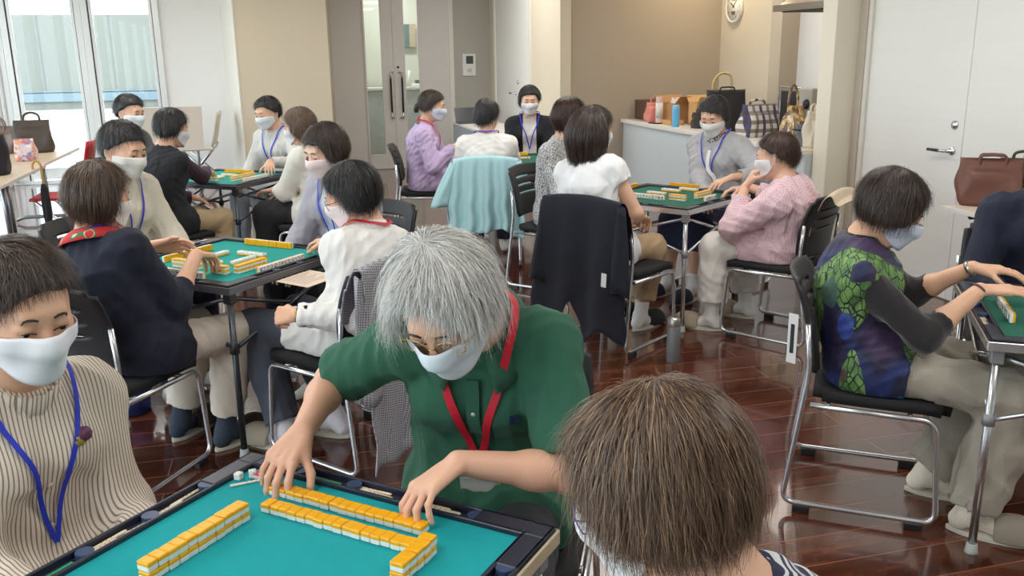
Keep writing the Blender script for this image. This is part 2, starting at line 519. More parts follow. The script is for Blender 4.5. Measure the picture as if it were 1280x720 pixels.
def hair(root, Hc, R, style, m, n=1500, w=.0016, vol=.011, seed=1, name='hair', tube=False, gw=.16, inward=.06, wave=.003, part=None, puff=1.0, e_scale=(1, 1, 1), wild=.02):
    rg = np.random.default_rng(seed)
    tab = HAIR_TAB[style] if isinstance(style, str) else style
    M = 22
    if part is None: part = (.22 if seed % 2 else -.22)
    e0 = np.array((0, -.012, .028)); re = np.array((.0785, .0985, .0855)) * np.array(e_scale)
    g = R.T @ np.array((0, 0, -1.0))
    g = unit(g * .75 + np.array((0, 0, -1.0)) * .25)
    def Lphi(phi):
        a = np.abs((np.degrees(phi) + 180) % 360 - 180)
        return np.interp(a, [t[0] for t in tab], [t[1] for t in tab])
    def march(P, D, L, off):
        K = len(P); out = np.zeros((M + 1, K, 3)); out[0] = P; ds = (L / M)[:, None]
        for i in range(M):
            q = (P - e0) / (re + off[:, None])
            # gravity bends the lock, the skull keeps it outside
            wgt = np.clip(gw + .55 * (i / M) ** 2, 0, .8)
            D = D * (1 - wgt) + g * wgt
            D = D / np.linalg.norm(D, axis=1, keepdims=True)
            P2 = P + D * ds
            q = (P2 - e0) / (re + off[:, None]); r = np.linalg.norm(q, axis=1, keepdims=True)
            push = e0 + (P2 - e0) / np.maximum(r, 1e-6)
            P2 = np.where(r < 1, push, P2)
            # the nape and jaw pull the ends in a little
            if inward:
                low = np.clip((-.02 - P2[:, 2:3]) / .08, 0, 1)
                P2[:, :2] -= (P2[:, :2] - e0[:2]) * low * inward
            D = (P2 - P); D = D / np.maximum(np.linalg.norm(D, axis=1, keepdims=True), 1e-9)
            P = P2; out[i + 1] = P
        return out
    def start(phi, off):
        c0 = unit(np.array((part, -.30 * 1.0, 1.0)))
        P = e0 + c0 * (re + np.broadcast_to(off, phi.shape)[:, None])
        D = np.stack([np.sin(phi), np.cos(phi), np.zeros_like(phi)], 1)
        return P + D * .0005, D
    tw = lambda P: P @ R.T + Hc
    # solid cap under the strands
    nphi = 72
    phi = np.linspace(0, 2 * PI, nphi, endpoint=False)
    lump = .5 + .5 * np.sin(phi * 9 + seed) * np.sin(phi * 5 + seed * 2)
    co_ = np.full(nphi, vol * .62) * puff + .0015 * lump
    P, D = start(phi, vol * .62 * puff)
    capo = march(P, D, Lphi(phi) * (.95 - .06 * lump), co_)
    V = tw(capo.reshape(-1, 3)); Q = []
    I = np.arange(M)[:, None] * nphi; J = np.arange(nphi)[None, :]; J2 = (J + 1) % nphi
    Q = np.stack([I + J, I + J2, I + nphi + J2, I + nphi + J], -1).reshape(-1, 4)
    uvc = np.stack([np.tile(phi / (2 * PI), M + 1), np.repeat(np.linspace(0, 1, M + 1), nphi)], 1)
    # inner sheet so the cap has a thickness
    P, D = start(phi, .001)
    capi = march(P, D, Lphi(phi) * (.95 - .06 * lump) * .985, np.full(nphi, .001))
    nV = len(V)
    V = np.concatenate([V, tw(capi.reshape(-1, 3))]); uvc = np.concatenate([uvc, uvc])
    Qi = (Q + nV)[:, ::-1]
    b0 = M * nphi
    rim = np.stack([b0 + np.arange(nphi), b0 + (np.arange(nphi) + 1) % nphi, nV + b0 + (np.arange(nphi) + 1) % nphi, nV + b0 + np.arange(nphi)], 1)
    Q = np.concatenate([Q, Qi, rim])
    # strands
    if n:
        ph = rg.uniform(0, 2 * PI, n)
        off = rg.uniform(.35, 1.0, n) * vol * puff
        P, D = start(ph, off)
        full = march(P, D, Lphi(ph) * rg.uniform(.80, 1.06, n), off)
        j0 = (rg.uniform(0, 1, n) ** 1.5 * (M * .62)).astype(int)
        # keep the part of each path from its root to its tip
        T = 10
        tt = np.linspace(0, 1, T + 1)
        pos = j0[None, :] + tt[:, None] * (M - j0)[None, :]
        i0 = np.clip(np.floor(pos).astype(int), 0, M - 1); fr = (pos - i0)[..., None]
        ar = np.arange(n)[None, :]
        S = full[i0, ar] * (1 - fr) + full[i0 + 1, ar] * fr
        S += (rg.normal(size=(1, n, 3)) * wild * tt[:, None, None] ** 1.5 * .5)
        k1 = rg.uniform(3, 9, (1, n, 1)); S += wave * np.sin(k1 * tt[:, None, None] * 2 + rg.uniform(0, 6, (1, n, 1))) * rg.normal(size=(1, n, 3))
        c = S - e0; c /= np.maximum(np.linalg.norm(c, axis=2, keepdims=True), 1e-6)
        tg = np.gradient(S, axis=0); sd = np.cross(tg, c); sd /= np.maximum(np.linalg.norm(sd, axis=2, keepdims=True), 1e-6)
        ww = (w * (1 - .75 * tt ** 2))[:, None, None] * rg.uniform(.6, 1.3, (1, n, 1))
        A = tw((S - sd * ww * .5).reshape(-1, 3)); B = tw((S + sd * ww * .5).reshape(-1, 3)); Cc = tw((S + c * ww * .35).reshape(-1, 3))
        base = len(V); m_ = len(A)
        V = np.concatenate([V, A, Cc, B])
        ii = (np.arange(T)[:, None] * n + np.arange(n)[None, :]).ravel()
        q1 = np.stack([base + ii, base + m_ + ii, base + m_ + ii + n, base + ii + n], 1)
        q2 = np.stack([base + m_ + ii, base + 2 * m_ + ii, base + 2 * m_ + ii + n, base + m_ + ii + n], 1)
        Q = np.concatenate([Q, q1, q2])
        us = rg.uniform(0, 1, n); su = np.stack([np.tile(us, T + 1), np.repeat(tt, n)], 1)
        uvc = np.concatenate([uvc, su, su, su])
    me = fast_mesh(name, V, Q)
    uvl = me.uv_layers.new(name='UVMap')
    li = np.zeros(len(me.loops), np.int32); me.loops.foreach_get('vertex_index', li)
    uvl.data.foreach_set('uv', uvc[li].astype(np.float32).ravel())
    return mobj(name, me, m, root)

def person(label, hc, ang, fwd=.12, loc=None, head=(15, 0, 0), R=None, L=None, legs=None, skin=(224, 178, 150),
           top=None, bottom=None, hair_=None, lanyard=None, mask=(232, 236, 240), glasses=None, shoes=None, sock=(235, 232, 225),
           vox=.006, tvox=None, seed=1, sit=.43, twist=0, hump=.03, shdrop=.062, neckf=.5, necklen=.062, group=None, bust=.9, girth=1.0, shw=.152, extra=None, headfwd=0.0, mask_dir=None):
    """a seated figure; local +y is where the body faces, +x its right hand"""
    a = math.radians(ang)
    if loc is None: loc = (hc[0] - math.sin(a) * fwd, hc[1] - math.cos(a) * fwd)
    root = thing('person', label, 'person', (loc[0], loc[1], 0), -a, group)
    ca, sa = math.cos(a), math.sin(a)
    def tl(p):       # world point -> local
        x, y = p[0] - loc[0], p[1] - loc[1]
        return np.array((x * ca - y * sa, x * sa + y * ca, p[2]))
    def dl(d):
        return np.array((d[0] * ca - d[1] * sa, d[0] * sa + d[1] * ca, d[2]))
    hz = sit + .085
    hp, hy, hr = head
    HR = rotm(hp, hy, hr)
    Hc = tl(hc)
    P0 = np.array((0, -.01, hz))
    g0 = unit(Hc - HR @ np.array((0, .02, .13)) - P0)          # overall slope of the trunk
    ln = math.asin(max(-.9, min(.9, g0[1])))
    nk = unit(np.array((g0[0] * .5, math.sin(ln * .9 + math.radians(hp) * neckf + .12), math.cos(ln * .9 + math.radians(hp) * neckf + .12))))
    Nk = Hc - HR @ np.array((0, .020 + headfwd, .098))
    P3 = Nk - nk * necklen
    ctl = (P0 + P3) / 2 + np.array((0, -hump * 2, .02))
    bz = lambda t: P0 * (1 - t) ** 2 + ctl * 2 * t * (1 - t) + P3 * t * t
    P1, P2 = bz(.33), bz(.67)
    U = unit(P3 - P2); tw = math.radians(twist)
    Xd = unit(np.array((math.cos(tw), math.sin(tw), 0))); Xd = unit(Xd - U * (Xd @ U)); Fw = np.cross(U, Xd) ; Fw = unit(Fw)
    if Fw[1] < 0: Fw = -Fw
    SR = P3 - U * shdrop + Xd * shw + Fw * .012; SL = P3 - U * shdrop - Xd * shw + Fw * .012
    H = lambda x, y, z: Hc + HR @ np.array((x, y, z), float)
    # ---- arms
    hands = {}
    arms = {}
    for s, S, spec in ((1, SR, R), (-1, SL, L)):
        spec = dict(spec or {})
        if 'w' in spec: Wp = tl(spec['w'])
        else: Wp = np.array((s * .11, .33, hz + .09))
        pole = np.array(spec.get('pole', (s * .6, -.35, -.8)), float)
        E = ik(S, Wp, .265, .235, pole)
        d = dl(spec['d']) if 'd' in spec else np.array((-s * .45, .85, -.25))
        n = dl(spec['n']) if 'n' in spec else np.array((0, -.2, -1.0))
        arms[s] = (S, E, Wp)
        hp_, tips = hand_prims(Wp + unit(d) * .006, d, n, s, spec)
        hands[s] = (hp_, tips)
    # ---- legs
    legs = legs or {}
    LG = {}
    for s in (1, -1):
        kx, ky, ax_, ay = legs.get(s, (s * .11, .365, s * .11, .365))
        hip = np.array((s * .085, .02, hz - .022)); K = np.array((kx, ky, sit + .042)); A = np.array((ax_, ay, .085))
        LG[s] = (hip, K, A)
    # ---- skin
    g_ = girth
    B = [rc((-.055, -.01, hz), (.055, -.01, hz), .108 * g_, .108 * g_, .05),
         rc(P0, P1, .118 * g_, .108 * g_, .05, flat=(1.22, .86)), rc(P1, P2, .108 * g_, .118 * g_, .05, flat=(1.15, .84)),
         rc(P2, P3 - U * .05, .118, .085, .05, flat=(1.2, .82)), rc(SR - Xd * .03, SL + Xd * .03, .045, .045, .05),
         rc(P3 - U * .03, P3 + nk * .03, .055, .048, .04), rc(P3, H(0, -.022, -.06), .049, .046, .03)]
    for s in (1, -1):
        B.append(el(P2 + Xd * s * .068 + Fw * .085 * bust + U * .02, .058 * bust, .05))
        S, E, Wp = arms[s]
        B += [el(S, .050, .04), rc(S, E, .043, .037, .03), rc(E, E + (Wp - E) * .35, .037, .037, .02), rc(E + (Wp - E) * .3, Wp, .036, .0235, .02)]
        hip, K, A = LG[s]
        hl = unit(np.array((K[0] - hip[0], K[1] - hip[1], 0)))
        fd = unit(np.array((A[0] - K[0] + s * .04, max(.25, .5), 0)))
        B += [rc(hip, K, .074, .054, .03), rc(K, K + (A - K) * .4, .054, .050, .03), rc(K + (A - K) * .35, A, .050, .034, .03),
              rc(A + np.array((0, 0, -.02)), A + fd * .09 + np.array((0, 0, -.056)), .033, .022, .02), rc(A + fd * .09 + np.array((0, 0, -.056)), A + fd * .145 + np.array((0, 0, -.061)), .023, .018, .01),
              rc(A + np.array((0, 0, -.01)), A - fd * .03 + np.array((0, 0, -.045)), .034, .030, .02)]
    # head and face
    face = [el(H(0, -.012, .030), (.074, .093, .080), .02, HR), el(H(0, .020, -.018), (.063, .071, .086), .03, HR), el(H(0, .060, -.088), (.027, .024, .021), .03, HR)]
    for s in (1, -1):
        face += [rc(H(s * .050, -.002, -.040), H(s * .020, .056, -.084), .022, .019, .03), el(H(s * .036, .058, -.022), (.027, .026, .026), .025, HR)]
    face += [rc(H(-.030, .079, .030), H(.030, .079, .030), .0105, .0105, .02)]
    mprims = face + [rc(H(0, .088, .004), H(0, .103, -.022), .010, .014, .03), rc(H(0, .095, -.03), H(0, .082, -.085), .016, .014, .04)]
    face += [rc(H(0, .084, .014), H(0, .1035, -.021), .0075, .0115, .012), el(H(.010, .094, -.026), .008, .006), el(H(-.010, .094, -.026), .008, .006)]
    for s in (1, -1):
        face += [neg(el(H(s * .031, .101, .006), (.019, .016, .013), .01, HR), .012), el(H(s * .031, .0790, .0092), (.0170, .0135, .0112), .006, HR), el(H(s * .031, .0775, -.0060), (.0165, .0110, .0070), .006, HR)]
    face += [rc(H(-.017, .088, -.060), H(.017, .088, -.060), .0055, .0055, .006), rc(H(-.014, .0885, -.068), H(.014, .0885, -.068), .006, .006, .006)]
    for s in (1, -1):
        earR = HR @ np.array(Matrix.Rotation(s * .25, 3, 'Z'))
        face += [el(H(s * .077, -.010, -.006), (.008, .019, .031), .008, earR), neg(el(H(s * .086, -.004, -.004), (.006, .010, .018), .004, earR), .004)]
    body = B + face
    for s in (1, -1): body += hands[s][0]
    sk = skin_mat('skin %d %d %d' % tuple(skin), skin)
    seat_cut = lambda x, y, z: np.minimum(np.minimum((sit + .007) - z, z - (sit - .14)), .19 - y) + 0 * x
    mobj('body', sdf_mesh('body', body, vox, cuts=[seat_cut]), sk, root)
    # eyes, lashes and brows
    eye_m = [mat('eye white', (226, 220, 214), .2, var=0), mat('eye iris', (46, 28, 20), .15, var=0)]
    dk = mat('brow hair', (58, 44, 38), .6, var=.1)
    for s in (1, -1):
        b = MB(); c = Vector(H(s * .031, .0785, .0030)); Rm = Matrix(HR.tolist()).to_4x4()
        b.lathe([(0, .0122), (.003, .0119), (.0055, .0109), (.0056, .0108), (.009, .0083), (.0115, .004), (.0122, 0), (.0115, -.004), (.009, -.0083), (0, -.0122)], seg=16,
                M=Matrix.Translation(c) @ Rm @ Matrix.Rotation(-PI / 2 - .35, 4, 'X'), mis=[1, 1, 1, 0, 0, 0, 0, 0, 0])
        b.build('eye', eye_m, root, smooth=True)
        pts, _ = snap(body, np.array([H(s * (.031 + x), .10, z) for x, z in ((-.012, .002), (-.006, .0037), (0, .0042), (.006, .0034), (.013, .001))]), .0004)
        b = MB(); b.tube(pts, .0011, 6); b.build('eyelashes', dk, root)
        pts, _ = snap(body, np.array([H(s * x, .10, z) for x, z in ((.014, .028), (.022, .032), (.032, .0335), (.042, .031), (.049, .025))]), .0004)
        b = MB(); b.tube(pts, [.0018, .0026, .0026, .002, .001], 6); b.build('eyebrow', dk, root)
    # ---- garments
    tprims = []
    top = dict(top or {}); off = top.get('off', .014); sl = top.get('sleeve', 'long'); sr = top.get('sr', .016)
    T = [rc((-.06, -.01, hz - .01), (.06, -.01, hz - .01), .112 * g_ + off + .008, .112 * g_ + off + .008, .06),
         rc(P0, P1, .118 * g_ + off, .110 * g_ + off, .05, flat=(1.24, .90)), rc(P1, P2, .110 * g_ + off, .118 + off, .05, flat=(1.18, .86)),
         rc(P2, P3 - U * .045, .118 + off, .078 + off, .05, flat=(1.22, .84)), rc(SR - Xd * .03, SL + Xd * .03, .046 + off * .7, .046 + off * .7, .05),
         rc(P3 - U * .04, P3 + nk * top.get('neckh', .004), .056 + off, .052 + off * .5, .03, cut1=True)]
    subs = [neg(rc(P3 - U * .01, P3 + nk * .10, .053 + off * .3, .058 + off * .3, .004), .004)]
    for s in (1, -1):
        T.append(el(P2 + Xd * s * .068 + Fw * (.085 * bust) + U * .02, .058 * bust + off * .8, .05))
        S, E, Wp = arms[s]
        if sl == 'none':
            T.append(el(S, .052 + off * .4, .03)); continue
        T.append(el(S, .052 + off * .8, .04))
        if sl == 'short':
            c = S + (E - S) * top.get('slen', .72)
            T.append(rc(S, c, .047 + sr * .6, .045 + sr, .03, cut1=True)); subs.append(neg(rc(c - unit(E - S) * .03, c + unit(E - S) * .06, .034 + sr * .5, .037 + sr * .6, .003), .003))
        elif sl == 'cap':
            c = S + (E - S) * .3
            T.append(rc(S, c, .05 + sr * .6, .05 + sr * .6, .03, cut1=True))
        else:
            f = {'long': .97, 'three': .55, 'seven': .75, 'push': .42}[sl]
            c = E + (Wp - E) * f
            T.append(rc(S, E, .046 + sr, .041 + sr, .035)); r1 = .026 + .012 * (1 - f) + sr * top.get('cuff', .7)
            T.append(rc(E, c, .041 + sr, r1, .03, cut1=True))
            ax_ = unit(Wp - E)
            subs.append(neg(rc(c - ax_ * .02, c + ax_ * .05, r1 * .70, r1 * .78, .003), .003))
            if top.get('cuffband'):
                cb = c - ax_ * .012
    if top.get('hem', 1):
        for s in (1, -1):
            hip, K, A = LG[s]
            T.append(rc(hip, hip + (K - hip) * top.get('hemlen', .28), .098 + off * .6, .092 + off * .5, .05, cut1=True))
    tprims = T + subs
    seat_cut = lambda x, y, z: np.minimum(np.minimum((sit + .004) - z, z - (sit - .14)), .19 - y) + 0 * x
    open_cut = []
    if top.get('open'):        # an open front on a cardigan or vest
        w0 = top['open']
        def oc(x, y, z):
            X = (x - P2[0]) * Xd[0] + (y - P2[1]) * Xd[1] + (z - P2[2]) * Xd[2]
            Yf = (x - P2[0]) * Fw[0] + (y - P2[1]) * Fw[1] + (z - P2[2]) * Fw[2]
            return np.where(Yf > .02, w0 - np.abs(X), -1.0)
        open_cut = [oc]
    tv = tvox or vox
    if top.get('mat'):
        mobj(top.get('name', 'shirt'), sdf_mesh('top', tprims, tv, wrinkle(seed, top.get('ws', .11)), top.get('wr', .0045), cuts=[seat_cut] + open_cut), top['mat'], root)
    inner = top.get('inner')
    if inner:
        off2 = off - .008
        T2 = [rc(P0, P1, .118 * g_ + off2, .110 * g_ + off2, .05, flat=(1.24, .90)), rc(P1, P2, .110 * g_ + off2, .118 + off2, .05, flat=(1.18, .86)),
              rc(P2, P3 - U * .045, .118 + off2, .078 + off2, .05, flat=(1.22, .84)), rc(P3 - U * .04, P3 + nk * inner.get('neckh', .01), .056 + off2, .051 + off2 * .5, .03, cut1=True)]
        for s in (1, -1): T2.append(el(P2 + Xd * s * .068 + Fw * (.085 * bust) + U * .02, .058 * bust + off2 * .8, .05))
        if inner.get('sleeve'):
            for s in (1, -1):
                S, E, Wp = arms[s]
                c = E + (Wp - E) * inner['sleeve']
                T2 += [rc(S, E, .054, .049, .03), rc(E, c, .049, .043, .03, cut1=True)]
        T2.append(neg(rc(P3 - U * .01, P3 + nk * .10, .052, .056, .004), .004))
        mobj(inner.get('name', 'blouse'), sdf_mesh('inner', T2, tv, wrinkle(seed + 5), .003, cuts=[seat_cut]), inner['mat'], root)
    # ---- lower garment
    bottom = dict(bottom or dict(kind='trousers', mat=mat('dark trousers', (40, 40, 46), .8)))
    bo = bottom.get('off', .012)
    if bottom['kind'] == 'trousers':
        Bt = [rc((-.06, -.01, hz - .01), (.06, -.01, hz - .01), .108 * g_ + bo, .108 * g_ + bo, .04), rc(P0, P0 + (P1 - P0) * .6, .118 * g_ + bo * .6, .112 * g_ + bo * .4, .04, flat=(1.22, .86), cut1=True)]
        wd = bottom.get('wide', 1.0)
        for s in (1, -1):
            hip, K, A = LG[s]
            end = A + (K - A) * bottom.get('crop', .05)
            Bt += [rc(hip, K, .078 + bo, .058 + bo * wd * .8, .035), rc(K, K + (end - K) * .5, .060 + bo * wd, .056 + bo * wd, .03), rc(K + (end - K) * .45, end, .056 + bo * wd, .044 + bo * wd * 1.3, .03, cut1=True),
                   neg(rc(end + unit(K - end) * .03, end - unit(K - end) * .06, .036 + bo * wd * .9, .038 + bo * wd * 1.0, .003), .003)]
        pr = [p for p in Bt if not getattr(p, 'sub', False)] + [p for p in Bt if getattr(p, 'sub', False)]
    else:
        pr = [rc((-.06, -.01, hz - .01), (.06, -.01, hz - .01), .112 * g_ + bo, .112 * g_ + bo, .05), rc(P0, P0 + (P1 - P0) * .6, .118 * g_ + bo * .6, .112 * g_ + bo * .4, .04, flat=(1.22, .86), cut1=True)]
        for s in (1, -1):
            hip, K, A = LG[s]
            pr += [rc(hip, K, .088 + bo, .066 + bo, .06), rc(K, K + (A - K) * bottom.get('len', .5), .066 + bo, .075 + bo * 1.4, .08, cut1=True)]
        hm = (LG[1][1] + LG[-1][1]) / 2; h0 = (LG[1][0] + LG[-1][0]) / 2; am = (LG[1][2] + LG[-1][2]) / 2
        pr += [rc(h0, hm, .088, .066, .06, flat=(1.6, .95)), rc(hm, hm + (am - hm) * bottom.get('len', .5), .066, .075, .08, flat=(1.9, .95), cut1=True)]
    mobj(bottom.get('name', bottom['kind']), sdf_mesh('bottom', pr, max(vox, bottom.get('vox', .006)), wrinkle(seed + 9, .13), bottom.get('wr', .005), cuts=[seat_cut]), bottom['mat'], root)
    # ---- socks and slippers
    for s in (1, -1):
        hip, K, A = LG[s]
        fd = unit(np.array((A[0] - K[0] + s * .04, .5, 0))); dn = np.array((0, 0, -1.0))
        if sock:
            S_ = [rc(A + (K - A) * bottom.get('sockh', .22), A, .042, .038, .02, cut0=True), rc(A + dn * .02, A + fd * .09 + dn * .055, .037, .026, .02),
                  rc(A + fd * .09 + dn * .055, A + fd * .145 + dn * .060, .027, .022, .01), rc(A + dn * .01, A - fd * .03 + dn * .043, .039, .034, .02)]
            mobj('sock', sdf_mesh('sock', S_, .006, wrinkle(seed, .05), .0015, cuts=[lambda x, y, z: .012 - z + 0 * x + 0 * y]), mat('sock %d %d %d' % tuple(sock), sock, .9, bump=.3), root)
        if shoes:
            c = A + fd * .065; c[2] = 0
            Rf = np.stack([np.cross(fd, (0, 0, 1)), fd, (0, 0, 1)], 1)
            upc = c + fd * .065 + np.array((0, 0, .018))
            up = [el(upc - np.array((0, 0, .006)), (.060, .104, .080), .01, Rf)]
            
            f0 = c + fd * .004
            cut = lambda x, y, z, f0=f0, fd=fd: np.maximum(.012 - z + 0 * x + 0 * y, -((x - f0[0]) * fd[0] + (y - f0[1]) * fd[1]) + 0 * z)
            sm = mat('slipper %d %d %d' % tuple(shoes), shoes, .8, bump=.3)
            me = sdf_mesh('slipper', up, .005, cuts=[cut])
            o = mobj('slipper', me, sm, root)
            b = MB(); pl = []
            for k in range(24):
                t = 2 * PI * k / 24; y = math.sin(t) * .138; x = math.cos(t) * (.046 + .010 * math.sin(t)) * (1 if abs(math.sin(t)) < .95 else .9)
                q = c + Rf[:, 0] * x + fd * (y + .005); pl.append((q[0], q[1]))
            b.prism(pl, .001, .016, bev=.003)
            b.build('sole', mat('slipper sole', (206, 200, 186), .7), o)
    # ---- hair
    if hair_:
        for hs in (hair_ if isinstance(hair_, list) else [hair_]):
            hs = dict(hs)
            hair(root, Hc, HR, hs.pop('style'), hs.pop('mat'), seed=seed, **hs)
    # ---- mask
    if mask:
        nu, nv = 27, 13
        pts = []; nr = []
        for i in range(nu):
            u = -1 + 2 * i / (nu - 1); al = u * math.radians(74)
            zt = .004 - .020 * abs(u) ** 1.3; zb = -.106 + .045 * abs(u) ** 1.6
            for j in range(nv):
                v = j / (nv - 1); z = zt + (zb - zt) * v
                y0 = -.005 + .0 * v
                pts.append((math.sin(al), math.cos(al), z, y0, v, u))
        Pp = np.array(pts); rho = np.full(len(Pp), .22)
        def wp(rho): return (np.stack([Pp[:, 0] * rho, Pp[:, 3] + Pp[:, 1] * rho, Pp[:, 2]], 1) @ HR.T) + Hc
        of = .0045 + .0018 * np.abs(((Pp[:, 4] * 3.0) % 1) - .5) * (1 - Pp[:, 5] ** 4)
        for _ in range(40):
            d = evalp(mprims, wp(rho)) - of
            rho = np.clip(rho - np.clip(d, -.02, .02) * .9, .02, .25)
        V = wp(rho); Q = []
        for i in range(nu - 1):
            for j in range(nv - 1):
                q = i * nv + j; Q.append((q, q + 1, q + nv + 1, q + nv))
        n0 = len(V); cen = Hc + HR @ np.array((0, 0, -.04))
        Vi = V - (V - cen) / np.linalg.norm(V - cen, axis=1, keepdims=True) * .0018
        Q2 = [tuple(n0 + t for t in q[::-1]) for q in Q]
        bd = [i * nv for i in range(nu)] + [(nu - 1) * nv + j for j in range(1, nv)] + [i * nv + nv - 1 for i in range(nu - 2, -1, -1)] + [j for j in range(nv - 2, 0, -1)]
        Q3 = [(bd[i], bd[(i + 1) % len(bd)], n0 + bd[(i + 1) % len(bd)], n0 + bd[i]) for i in range(len(bd))]
        mm = mat('mask %d %d %d' % tuple(mask), mask, .85, var=.02, bump=.15, bscale=900)
        mo = mobj('face_mask', fast_mesh('face_mask', np.concatenate([V, Vi]), np.array(Q + Q2 + Q3)), mm, root)
        for s, c0 in ((1, nu - 1), (-1, 0)):
            t_ = V[c0 * nv]; b_ = V[c0 * nv + nv - 1]
            lp, _ = snap(body, np.array([H(s * .079, .010, .012), H(s * .081, -.022, .016), H(s * .079, -.036, -.006), H(s * .078, -.022, -.032), H(s * .074, .006, -.042)]), .0015)
            b = MB(); b.tube(bezier_pts([t_] + list(lp) + [b_], 4), .0015, 6); b.build('ear_loop', mm, mo)
    # ---- glasses
    if glasses:
        gm = mat('glasses %d %d %d' % tuple(glasses[:3]), glasses[:3], .25, metal=.8 if len(glasses) < 4 else 0, var=0)
        b = MB()
        for s in (1, -1):
            ring = []
            for k in range(24):
                t = 2 * PI * k / 24; cx = math.cos(t); cz = math.sin(t)
                ring.append(H(s * .034 + .027 * math.copysign(abs(cx) ** .8, cx), .103 - .012 * abs(s * .034 + .027 * cx) / .06, .000 + .020 * math.copysign(abs(cz) ** .8, cz)))
            b.tube(ring, .0011, 6, closed=True)
            b.tube([H(s * .060, .094, .006), H(s * .071, .075, .006), H(s * .082, .0, .004), H(s * .081, -.025, -.008)], .0013, 6)
        b.tube([H(-.008, .103, .004), H(0, .106, .006), H(.008, .103, .004)], .0012, 6)
        go = b.build('glasses', gm, root)
        for s in (1, -1):
            b = MB(); rr = []
            for dy in (0, .0012):
                rr.append([Vector(H(s * .034 + .0262 * math.copysign(abs(math.cos(2 * PI * k / 24)) ** .8, math.cos(2 * PI * k / 24)), .1025 + dy - .012 * abs(s * .034 + .0262 * math.cos(2 * PI * k / 24)) / .06, .0194 * math.copysign(abs(math.sin(2 * PI * k / 24)) ** .8, math.sin(2 * PI * k / 24)))) for k in range(24)])
            b.loft(rr, 0, True, True); b.build('lens', glass_mat(), go)
    # ---- lanyard
    info = dict(root=root, P0=P0, P1=P1, P2=P2, P3=P3, U=U, Xd=Xd, Fw=Fw, nk=nk, H=H, HR=HR, Hc=Hc, arms=arms, LG=LG, tprims=tprims, body=body, tl=tl, hands=hands, hz=hz)
    if lanyard:
        ly = dict(lanyard); w = ly.get('w', .010); dl_ = ly.get('drop', .26)
        lp = [q for q in tprims if not getattr(q, 'sub', False)] + B[:7]
        sgn = []
        vb = P2 + Fw * .13 - U * (dl_ - .17) + Xd * ly.get('dx', 0)
        for s in (1, -1):
            cs = [P3 + nk * .025 - Fw * .07, P3 + nk * .015 + Xd * s * .055 - Fw * .03, P3 + nk * .0 + Xd * s * .068 + Fw * .03, P3 - U * .06 + Xd * s * .060 + Fw * .10, P2 + Xd * s * .035 + Fw * .14 + U * .05 - U * (dl_ - .26) * .4, vb]
            pts = np.array(bezier_pts(cs, 7))
            pts, nn = snap(lp, pts, .005)
            sgn.append((pts, nn))
        b = MB()
        for pts, nn in sgn: b.ribbon(pts, nn, w)
        lo = b.build('lanyard', mat('lanyard %d %d %d' % tuple(ly['rgb']), ly['rgb'], .6, var=.03), root)
        info['lany_end'] = sgn[0][0][-1]; info['lany_n'] = sgn[0][1][-1]; info['lanyard'] = lo
        if ly.get('badge'):
            e = Vector(sgn[0][0][-1]); nn = Vector(sgn[0][1][-1]); up = Vector((0, 0, 1)); up = (up - nn * up.dot(nn)).normalized(); sd = up.cross(nn)
            Mx = Matrix((sd, nn, up)).transposed().to_4x4(); Mx.translation = e + nn * .004
            b = MB(); b.box(-.008, .008, -.003, .003, -.020, .004, .0015, M=Mx); b.tube([Mx @ Vector((0, 0, -.02)), Mx @ Vector((0, .001, -.036))], .0035, 8)
            b.build('clip', mat('white plastic', (232, 232, 234), .35), lo)
            b = MB(); b.box(-.046, .046, -.001, .002, -.098, -.034, .001, M=Mx); b.build('badge_holder', clear_mat(), lo)
            b = MB(); b.box(-.042, .042, -.0004, .0006, -.095, -.050, M=Mx); b.build('badge_card', mat('badge card', (206, 204, 198), .7), lo)
    if extra: extra(info)
    SEATS.append((loc, ang))
    return info

def glass_mat():
    if 'clear glass' in MATS: return MATS['clear glass']
    m = bpy.data.materials.new('clear glass'); m.use_nodes = True; nt = m.node_tree
    for n_ in list(nt.nodes): nt.nodes.remove(n_)
    out = N(nt, 'ShaderNodeOutputMaterial'); mx = N(nt, 'ShaderNodeMixShader'); tr = N(nt, 'ShaderNodeBsdfTransparent'); gl = N(nt, 'ShaderNodeBsdfGlossy', i_Roughness=.02)
    tr.inputs['Color'].default_value = (.94, .96, .955, 1)
    lw = N(nt, 'ShaderNodeLayerWeight', i_Blend=.5)
    fr = math_n(nt, 'ADD', math_n(nt, 'MULTIPLY', math_n(nt, 'POWER', lw.outputs['Facing'], 4.0), .5), .035)
    nt.links.new(fr, mx.inputs[0]); nt.links.new(tr.outputs[0], mx.inputs[1]); nt.links.new(gl.outputs[0], mx.inputs[2]); nt.links.new(mx.outputs[0], out.inputs['Surface'])
    MATS['clear glass'] = m
    return m

def clear_mat():
    if 'clear vinyl' in MATS: return MATS['clear vinyl']
    m, nt, b = base_mat('clear vinyl')
    b.inputs['Base Color'].default_value = (.8, .82, .82, 1); b.inputs['Roughness'].default_value = .12; b.inputs['Alpha'].default_value = .35
    MATS['clear vinyl'] = m
    return m
# ------------------------------------------------------------------ the room (a runs along the far wall, b towards it)
RZ = math.atan2(.25, .968)
def rp(a, b, z=0.0): return (.968 * a - .25 * b, .25 * a + .968 * b, z)

